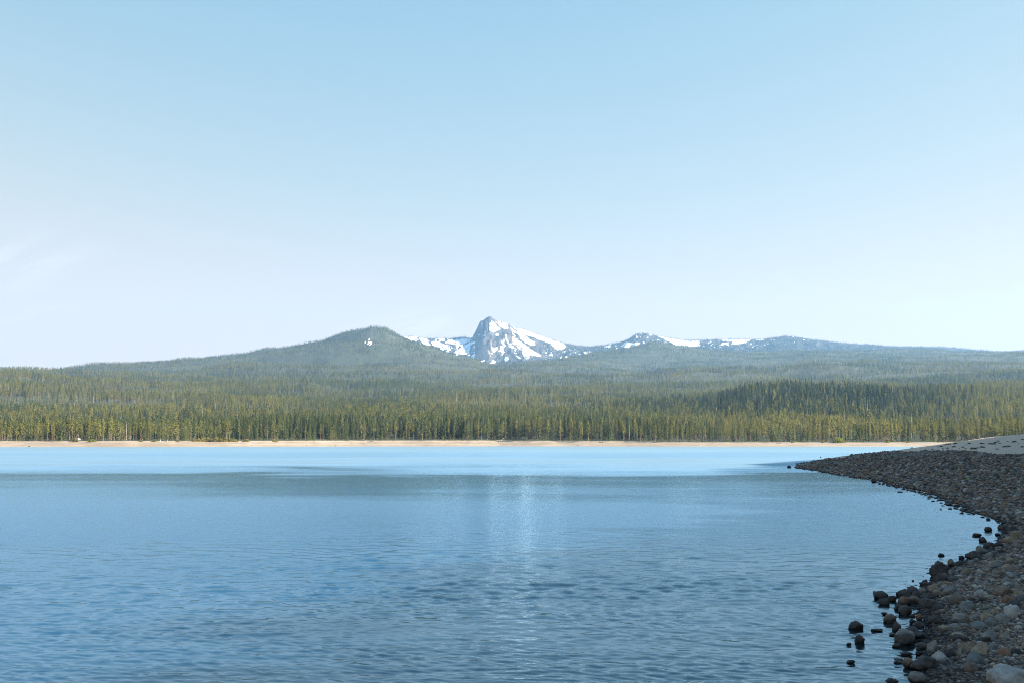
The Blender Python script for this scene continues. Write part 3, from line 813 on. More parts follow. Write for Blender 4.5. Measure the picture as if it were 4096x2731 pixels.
FRONT = 22.0
for y0, y1, sp in ((640, 1000, 6.0), (1000, 1500, 6.6), (1500, 2300, 8.0), (2300, 3400, 9.0), (3400, 4800, 11.5), (4800, 6900, 12.5), (6900, 8000, 15)):
    x, y, u = far_trees(y0, y1, sp)
    _, tl, _ = shore_line(u)
    keep = y > tl + FRONT + RNG.uniform(-2, 3, len(y))
    dens = 0.82 + 0.75 * fbm(x / 110, y / 150, 3, 301)
    keep &= RNG.random(len(y)) < np.maximum(dens, 0.25 + 0.45 * sstep(1500, 2600, y))
    x, y, u = x[keep], y[keep], u[keep]
    z = terr(x, y)
    if y0 >= 4800:      # thin stand round the snow gully on the round hill
        el = (z - CAMZ) / y; v = CY - F * (el * c_ - s_) / (c_ + el * s_)
        a = ((u - 1100) / .2551 > 1375) & ((u - 1100) / .2551 < 1530) & ((v - 1296) / .2551 > 130) & ((v - 1296) / .2551 < 350) & (y > 5200)
        keep = ~a | (RNG.random(len(y)) < 0.25); x, y, u, z = x[keep], y[keep], u[keep], z[keep]
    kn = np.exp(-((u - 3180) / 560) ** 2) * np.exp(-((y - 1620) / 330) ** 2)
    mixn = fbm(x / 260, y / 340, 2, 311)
    w = {'pine': np.clip(0.62 + 0.5 * mixn - 0.45 * kn, 0.1, 1), 'fir': np.clip(0.36 - 0.5 * mixn + 1.1 * kn + 0.3 * sstep(4500, 6000, y), 0.08, 1), 'dark_shade_fir': np.clip(0.10 + 0.35 * fbm(x / 140, y / 240, 3, 331) + 2.2 * kn * sstep(-0.5, 0.2, kn - 0.25) + 0.15 * sstep(4000, 6000, y), 0.0, 3), 'dead': np.clip(0.03 + 0.04 * mixn, 0.006, 0.2)}  # kn crowds the darkened firs on the knoll, its shade painted as needle colour
    idx = pick(w)
    hh = np.interp(u, [0, 700, 1400, 2000, 2700, 4096], [11.5, 12, 14.5, 15.5, 13.5, 14]) * (1 + 0.35 * kn)
    hh = np.where(y > 1300, 15.0 + 0 * u + 3.5 * kn - 3.0 * sstep(3800, 5000, y), hh) * RNG.uniform(0.72, 1.18, len(u)) * (1 + 0.25 * fbm(x / 90, y / 90, 2, 321))
    ws = hh / 18 * RNG.uniform(0.9, 1.35, len(u)) * (1 + 0.35 * sstep(3000, 6000, y))
    FP.append(np.stack([x, y, z - 0.2], -1)); FI.append(idx); FS.append(np.stack([ws, ws, hh / 18], -1))

# trees on the ridge and the saddles of the peak
x, y, u = far_trees(7700, 9010, 9.0, 1500, 4350, KM)
gi_ = np.clip(np.searchsorted(MU, u), 0, len(MU) - 1); dl = np.concatenate([BACKD, MD]); gj_ = np.clip(np.searchsorted(dl, CREST_Y - y), 0, len(dl) - 1)
z = mz[gj_, gi_]; v = mv[gj_, gi_]; sn = msn[gj_, gi_]
wood = np.interp(u, [1500, 1600, 1700, 1860, 1890, 1905, 1985, 2000, 2080, 2140, 2260, 2380, 2450, 4400], [0.6, 0.5, 0.5, 0.5, 0.12, 0.0, 0.0, 0.10, 0.18, 0.35, 0.8, 1.0, 0.9, 1.0])
low = sstep(1395, 1450, v) * np.interp(u, [1500, 1900, 1960, 2050, 4400], [1, 0.15, 0.5, 0.9, 1])
pk = np.exp(-((u - 1995) / 45.0) ** 2) * sstep(1322, 1332, v) * 0.45
wood = np.maximum(np.maximum(wood, low), pk) * np.where(sn > 0.4, np.where(u > 2085, 0.22, 0.04), 1.0)
top = (CREST_Y - y < 40) & (((u > 2080) & (u < 4400)) | (u < 1880)); wood = np.where(top, np.maximum(wood, 0.85), wood)
keep = RNG.random(len(u)) < wood
x, y, u, z = x[keep], y[keep], u[keep], z[keep]
hh = RNG.uniform(9, 17, len(u)); ws = hh / 18 * RNG.uniform(1.0, 1.6, len(u))
FP.append(np.stack([x, y, z - 1.0], -1)); FI.append(pick({'fir': 0.4 + 0 * u, 'dead': 0.03 + 0 * u, 'dark_shade_fir': 0.57 + 0 * u})); FS.append(np.stack([ws, ws, hh / 18], -1))

# the wood on the bank right of the beach (outside the picture; it shades the beach)
n = 7000
y = RNG.uniform(-70, 330, n); x = np.maximum(0.52 * y + 16, 17) + 60 * RNG.random(n) ** 1.2
keep = (x > 0.50 * y + 14) & (shore_dist(x, y) > 8)
x, y = x[keep], y[keep]; z, _ = shore_h(x, y)
# tall enough for the shade to reach the water's edge and little further
dx_ = x - np.interp(y + 0.09 * 25, SH[:, 1], SH[:, 0]); hh = np.clip((dx_ + RNG.uniform(-1.5, 5.0, len(x)) * np.where(y > 66, 0.2, 1.0)) * math.tan(SUN_EL) - np.maximum(z, 0), 4, 36); ws = np.maximum(hh, 10) / 18 * RNG.uniform(1.2, 1.7, len(x))
FP.append(np.stack([x, y, z - 0.2], -1)); FI.append(pick({'fir': 0.7 + 0 * x, 'pine': 0.3 + 0 * x})); FS.append(np.stack([ws, ws, hh / 18], -1))

FP = np.concatenate(FP); FI = np.concatenate(FI); FS = np.concatenate(FS)
rot = np.zeros((len(FP), 3)); rot[:, 2] = RNG.uniform(0, 6.28, len(FP)); rot[:, :2] = RNG.normal(0, 0.02, (len(FP), 2))
print('forest trees', len(FP))
forest = scatter_object('forest', FP, FI, rot, FS, tree_lib)
tag(forest, 'dense conifer forest covering the slopes behind the far shore', 'forest', kind='stuff')

# --- the front rows along the far shore, tree by tree
ZONES = [(0, 300, 'at the left end of the far shore'), (300, 400, 'behind the two round left bushes'), (400, 690, 'between the round bushes and the light blue box'), (690, 960, 'behind the yellow willow thicket'),
         (960, 1300, 'right of the yellow willow thicket'), (1300, 1640, 'near the first pale driftwood log'), (1640, 1960, 'below the pointed snowy peak'), (1960, 2260, 'right of the leaning driftwood pole'),
         (2260, 2450, 'by the eroded sand bluff'), (2450, 2800, 'right of the eroded sand bluff'), (2800, 3260, 'below the dark wooded knoll'), (3260, 3560, 'by the yellow bushes at the right beach'), (3560, 3800, 'above the far pale beach on the right'), (3800, 4200, 'above the right sand bank crest')]
KNAME = {'pine': ('pine_tree', 'pine', 'slim olive pine with a bare trunk'), 'fir': ('fir_tree', 'fir', 'dark green pointed fir'), 'young': ('young_fir_tree', 'young fir', 'short bushy bright green young fir'), 'dead': ('dead_tree', 'dead tree', 'bleached bare dead trunk')}


def zone(u):
    for a, b, s in ZONES:
        if a <= u < b: return s
    return ZONES[0][2] if u < 0 else ZONES[-1][2]


def place_tree(ti, x, y, h, w, label, group, name=None):
    kd, mt, mc = TREE[ti]
    z = float(terr(np.array([x]), np.array([y]))[0])
    nm, cat, _ = KNAME[kd]
    if mc is None:
        r = link(name or nm, mt); r.location = (x, y, z - 0.2)
    else:
        r = link(name or nm, None); r.location = (x, y, z - 0.2)
        link('trunk', mt, r); link('crown', mc, r)
    r.rotation_euler = (random.gauss(0, .02), random.gauss(0, .02), random.uniform(0, 6.28)); r.scale = (w, w, h / 18)
    tag(r, label, cat, group)
    return r


NFRONT = 300
us = np.linspace(-10, 4110, NFRONT) + RNG.uniform(-9, 9, NFRONT)
for i, u in enumerate(us):
    _, tl, _ = shore_line(np.array([u])); tl = float(tl[0])
    y = tl + [1.0, 9.0, 17.0][i % 3] + random.uniform(-1, 6)
    wts = np.array([np.interp(u, [0, 600, 750, 950, 1200, 1500, 1900, 2300, 2700, 3100, 4096], c) for c in
                    ([.72, .6, .25, .3, .45, .4, .45, .55, .45, .35, .5], [.2, .22, .2, .25, .3, .45, .45, .3, .45, .5, .4], [.06, .13, .55, .42, .2, .1, .05, .08, .08, .12, .08], [.01, .02, .01, .012, .02, .02, .02, .03, .01, .01, .01])])
    kd = random.choices(['pine', 'fir', 'young', 'dead'], wts)[0]
    base = np.interp(u, [0, 600, 1000, 1400, 1900, 2300, 2700, 3300, 4096], [11.5, 12, 13, 14.5, 16, 15, 13, 13, 14])
    if i % 3 == 0 and not u < 560 and random.random() < 0.85: kd = random.choice(['young', 'fir', 'young']); h = random.uniform(3.0, 7.5); y = tl + random.uniform(-2, 3)
    elif kd == 'young': h = random.uniform(5.5, 9.5); y = tl + random.uniform(-1, 8)
    else: h = base * random.uniform(0.78, 1.12)
    w = h / 18 * random.uniform(0.95, 1.4)
    x = float((u - CX) * KT * y)
    zn = zone(u)
    lab = KNAME[kd][2]
    if kd == 'fir' and h < 12: lab = 'small dark green fir'
    place_tree(random.choice(IDX[kd]), x, y, h, w, lab + ' ' + zn, lab + 's ' + zn)

for (u, dy, kd, h, w, lab) in ((708, -3, 'pine', 19.5, 0.95, 'tallest pine standing forward on the sand left of the yellow willows, long bare pale trunk'),
                               (1460, -2, 'pine', 17, 0.9, 'pine standing forward at the sand edge just above the first pale driftwood log'),
                               (3641, 120, 'dead', 21, 1.5, 'bright white broken snag among the dark trees on the right slope'),
                               (1950, 2, 'fir', 24, 0.9, 'tall narrow spired fir rising above its neighbours beneath the snowy peak'),
                               (1690, 4, 'fir', 24, 1.0, 'tall spired fir standing out left of the snowy peak')):
    _, tl, _ = shore_line(np.array([float(u)])); y = float(tl[0]) + dy
    place_tree(IDX[kd][1 if kd != 'pine' else 2], (u - CX) * KT * y, y, h, w, lab, None)


# ------------------------------------------------------------------ bushes on the far shore
def bush_mesh(name, m_, seed, n=420, hz=0.62, sz=0.13):
    rng = np.random.default_rng(seed)
    d = rng.normal(size=(n, 3)); d /= np.linalg.norm(d, axis=1)[:, None]; d[:, 2] = np.abs(d[:, 2])
    lob = 1 + 0.35 * vnoise(d[:, 0] * 2.2 + seed, d[:, 1] * 2.2, d[:, 2] * 2.2, seed)
    P = d * (lob * rng.uniform(0.45, 1.0, n) ** 0.6)[:, None] * np.array([0.5, 0.45, hz])
    v, f = tuft_cloud(rng, P, np.full(n, sz), 0, d)
    return mesh_np(name, v, f, [m_])


def stem_mesh(seed):
    rng = np.random.default_rng(seed); v, f = [], []
    for k in range(7):
        a = rng.uniform(0, 6.28); r = rng.uniform(0.1, 0.35)
        tv, tf = tube_np([(0.04 * math.cos(a), 0.04 * math.sin(a), -0.06), (r * 0.5 * math.cos(a), r * 0.5 * math.sin(a), 0.22), (r * math.cos(a), r * math.sin(a), 0.48)], [0.018, 0.013, 0.006], 5)
        q = len(v); v += tv; f += [tuple(i + q for i in t) for t in tf]
    return mesh_np('stems', v, f, [M['twig']])


BUSH = {k: [bush_mesh('foliage', M[m_], 400 + j * 7 + o) for j in range(2)] for o, (k, m_) in enumerate((('yellow', 'willow'), ('green', 'greenbush')))}
STEM = stem_mesh(5)
bushes = [(306, 1764, 22, 15, 'yellow', 'round yellow bush on the sand beside the parked car', None), (374, 1767, 29, 11, 'green', 'low bright green bush alone on the left sand bank', None),
          (714, 1760, 12, 9, 'yellow', 'small yellow bush at the foot of the tallest forward pine', None), (622, 1762, 15, 9, 'green', 'low green bush just left of the white post', None),
          (567, 1763, 14, 6, 'yellow', 'low yellowish scrub left of the light blue box', None),
          (945, 1762, 26, 8, 'yellow', 'low yellow scrub trailing off the right end of the willow thicket', None), (989, 1764, 20, 9, 'yellow', 'yellow green bush at the forest edge right of the willow thicket', None),
          (1102, 1765, 28, 8, 'yellow', 'low yellow bush midway between willow thicket and first driftwood log', None),
          (3352, 1767, 44, 18, 'green', 'wide pale green bush cluster on the right beach edge', None), (3289, 1767, 14, 9, 'yellow', 'small yellow green bush left of the wide bush cluster on the right', None),
          (3547, 1764, 15, 14, 'yellow', 'round bright yellow bush right of the tall dense firs', None), (3167, 1768, 12, 7, 'green', 'tiny green bush below the wooded knoll', None), (3626, 1764, 11, 7, 'yellow', 'tiny yellow bush right of the round bright yellow bush', None)]
for k, u in enumerate(np.linspace(780, 925, 9)):
    bushes.append((u, 1764, random.uniform(17, 24), random.uniform(10, 15), 'yellow', 'yellow willow bush in the thicket along the sand edge', 'willows of the thicket'))
for j, (u, v, w, h, k, lab, grp) in enumerate(bushes):
    _, tl, _ = shore_line(np.array([float(u)])); y = float(tl[0]) - 3.5; x = (u - CX) * KT * y
    z = float(terr(np.array([x]), np.array([y]))[0])
    r = link('willow_bush' if k == 'yellow' else 'green_bush', None, None, (x, y, z - 0.1))
    W = w * y / F; Hh = h * y / F
    link('foliage', BUSH[k][j % 2], r); link('stems', STEM, r)
    r.scale = (W * 1.1, W, Hh / 0.55); r.rotation_euler.z = random.uniform(0, 0.6)
    tag(r, lab, 'bush', grp)


# ------------------------------------------------------------------ driftwood, car, box and post on the far bank
def log_mesh(seed, L, r):
    rng = np.random.default_rng(seed); pts = []
    n = 7; v, f = [], []
    for k in range(n):
        t = k / (n - 1); pts.append((rng.normal(0, r * 0.4), rng.normal(0, r * 0.3), L * t))
    v, f = tube_np(pts, [r * (1.1 - 0.7 * k / (n - 1)) for k in range(n)], 8)
    f.append(tuple(range(7, -1, -1))); f.append(tuple(range((n - 1) * 8, n * 8)))
    for k in range(4):
        h = L * rng.uniform(0.35, 0.9); a = rng.uniform(0, 6.28); d = np.array([math.cos(a), math.sin(a), 0.5]) * rng.uniform(0.4, 0.9)
        p0 = np.array([0, 0, h]); q = len(v); tv, tf = tube_np([tuple(p0), tuple(p0 + d)], [r * 0.3, r * 0.1], 5); v += tv; f += [tuple(i + q for i in t) for t in tf]
    return mesh_np('driftwood_log', v, f, [M['dead']], smooth=True)


for j, (u, v, L, tilt, yaw, lab) in enumerate(((1470, 1765, 6.5, 82, 75, 'pale driftwood log lying on the sand edge left of the round hill slope'), (1865, 1766, 4.5, 85, 85, 'short pale driftwood log lying on the sand below the snowy peak'),
                                            (1993, 1765, 5.6, 58, 95, 'pale driftwood pole leaning up against the bank'), (3100, 1776, 5.0, 88, 80, 'bleached log lying flat on the right beach'), (2395, 1768, 4.0, 86, 70, 'bleached log lying right of the eroded bluff'))):
    _, tl, _ = shore_line(np.array([float(u)])); y = float(tl[0]) - 7; x = (u - CX) * KT * y; z = float(terr(np.array([x]), np.array([y]))[0])
    o = link('driftwood_log', log_mesh(700 + j, L, 0.32), None, (x, y, z + 0.15)); o.rotation_euler = (0, R(tilt), R(yaw - 90))
    tag(o, lab, 'log')


def box_bm(bm, x0, x1, y0, y1, z0, z1, bev=0.0):
    r = bmesh.ops.create_cube(bm, size=1.0)
    for q in r['verts']: q.co = Vector(((x0 + x1) / 2 + q.co.x * (x1 - x0), (y0 + y1) / 2 + q.co.y * (y1 - y0), (z0 + z1) / 2 + q.co.z * (z1 - z0)))
    if bev: bmesh.ops.bevel(bm, geom=list({e for q in r['verts'] for e in q.link_edges}), offset=bev, segments=2, affect='EDGES')


def bm_obj(name, bm, m_, parent=None):
    me = bpy.data.meshes.new(name); bm.to_mesh(me); bm.free(); me.materials.append(m_)
    return link(name, me, parent)


def plain(name, c, rough=0.5):
    m, nt, b = mat(name); p = nt.new('ShaderNodeTexCoord').outputs['Object']
    nt.lk(nt.mix(nt.noise(p, 3.0, 4), tuple(q * 0.85 for q in c), c), b.inputs['Base Color']); b.inputs['Roughness'].default_value = rough
    return m


M['carpaint'] = plain('pale_car_paint', (0.62, 0.66, 0.72), 0.35); M['glass'] = plain('dark_car_glass', (0.03, 0.035, 0.045), 0.15); M['tyre'] = plain('tyre_rubber', (0.03, 0.03, 0.03), 0.8)
M['bluebox'] = plain('blue_plastic', (0.20, 0.55, 0.75), 0.45); M['whitepaint'] = plain('weathered_white_paint', (0.75, 0.76, 0.74), 0.6); M['lid'] = plain('white_plastic', (0.7, 0.78, 0.82), 0.45)


def far_pos(u, off):
    _, tl, _ = shore_line(np.array([float(u)])); y = float(tl[0]) + off; x = (u - CX) * KT * y
    return x, y, float(terr(np.array([x]), np.array([y]))[0])


x, y, z = far_pos(319, 4)
car = tag(link('parked_car', None, None, (x, y, z)), 'pale car seen from behind, parked in the shade under the pines beside a yellow bush', 'car')
bm = bmesh.new(); box_bm(bm, -.88, .88, -2.2, 2.2, .35, .95, .12); box_bm(bm, -.76, .76, -2.05, .9, .952, 1.56, .16); bm_obj('body', bm, M['carpaint'], car)
bm = bmesh.new(); box_bm(bm, -.62, .62, -2.09, -2.055, 1.08, 1.42, .01); bm_obj('rear_window', bm, M['glass'], car)
for sx in (-1, 1):
    for sy in (-1.35, 1.35):
        bm = bmesh.new(); bmesh.ops.create_cone(bm, cap_ends=True, segments=18, radius1=.34, radius2=.34, depth=.22)
        w = bm_obj('wheel', bm, M['tyre'], car); w.rotation_euler.y = R(90); w.location = (sx * .8, sy, .34)
x, y, z = far_pos(671, -3)
bx = tag(link('storage_box', None, None, (x, y, z)), 'small light blue plastic box on the sand beside a short fir', 'box')
bm = bmesh.new(); box_bm(bm, -.42, .42, -.3, .3, 0, .5, .04); bm_obj('body', bm, M['bluebox'], bx)
bm = bmesh.new(); box_bm(bm, -.45, .45, -.33, .33, .502, .62, .03); bm_obj('lid', bm, M['lid'], bx)
x, y, z = far_pos(646, -2.5)
ps = tag(link('marker_post', None, None, (x, y, z)), 'short white post under the pines left of the light blue box', 'post')
bm = bmesh.new(); box_bm(bm, -.09, .09, -.09, .09, -.2, 1.0, .01); bm_obj('post', bm, M['whitepaint'], ps)
bm = bmesh.new(); box_bm(bm, -.3, .3, -.13, -.095, .55, 1.05, .01); bm_obj('panel', bm, M['whitepaint'], ps)


# ------------------------------------------------------------------ rocks
def ico(sub):
    bm = bmesh.new(); bmesh.ops.create_icosphere(bm, subdivisions=sub, radius=1.0)
    v = np.array([q.co[:] for q in bm.verts]); f = np.array([[q.index for q in t.verts] for t in bm.faces]); bm.free()
    return v, f


def rock_shape(kind, seed, sub=4):
    rng = np.random.default_rng(seed); v, f = ico(sub); n = v.copy()
    r = 1 + 0.22 * vnoise(n[:, 0] * 1.2 + seed, n[:, 1] * 1.2, n[:, 2] * 1.2, seed) + 0.10 * vnoise(n[:, 0] * 2.7, n[:, 1] * 2.7 + seed, n[:, 2] * 2.7, seed + 1)
    p = n * r[:, None]
    if kind == 'point': p[:, :2] *= (1 - 0.45 * np.clip(p[:, 2:3] + 0.2, 0, 1.3)); p[:, 2] *= 1.1
    cuts = {'round': 7, 'block': 13, 'point': 9, 'flat': 8, 'rugged': 8}[kind]; lim = {'round': 0.80, 'block': 0.64, 'point': 0.70, 'flat': 0.74, 'rugged': 0.75}[kind]
    for k in range(cuts):
        d = rng.normal(size=3); d /= np.linalg.norm(d); o = lim * rng.uniform(0.88, 1.18)
        s = p @ d - o; m = s > 0; p[m] -= np.outer(s[m], d) * 0.9
    a = 0.13 if kind == 'rugged' else 0.06
    p += n * (a * fbm(n[:, 0] * 4 + seed, n[:, 1] * 4, 3, seed + 5, 0.6, z=n[:, 2] * 4))[:, None]
    if kind == 'flat': p[:, 2] *= 0.7
    p /= np.array([np.ptp(p[:, k]) for k in range(3)]); p -= (p.max(0) + p.min(0)) / 2; p[:, 2] += 0.5     # unit box standing on z = 0
    return p, f


ROCKM = {k: [mesh_np('stone', *rock_shape(k, 800 + 31 * o + j, 4), [M['rock grey']], smooth=True) for j in range(5)] for o, k in enumerate(('round', 'block', 'point', 'flat', 'rugged'))}
PLACED = []


def rock(u, v, w, h, shape, col, label, group=None, depth=None, name='stone', rz=None):
    """w, h: size in photo pixels; u, v: foot of the rock in the photo"""
    z0 = 0.0
    for _ in range(4):
        x, y = on_level(u, v, z0); hh, d = shore_h(np.array([float(x)]), np.array([float(y)])); z0 = max(float(hh[0]), 0.0)
    s = y * KT
    W = w * s; Hh = h * s
    D = depth * W if depth else W * random.uniform(0.65, 0.9)
    me = random.choice(ROCKM[shape])
    o = link(name, me); o.location = (x, y + D * 0.42, z0 - 0.42 * Hh)
    a = random.uniform(-0.35, 0.35) if rz is None else R(rz)
    if rz is None and random.random() < 0.5: a += math.pi
    o.rotation_euler = (random.gauss(0, .08), random.gauss(0, .08), a); o.scale = (W, D, Hh * 1.42)
    o.material_slots[0].link = 'OBJECT'; o.material_slots[0].material = M['rock ' + col]
    tag(o, label, 'rock' if name == 'boulder' else 'stone', group)
    PLACED.append((float(x), float(y + D * .42), float(W)))
    return o


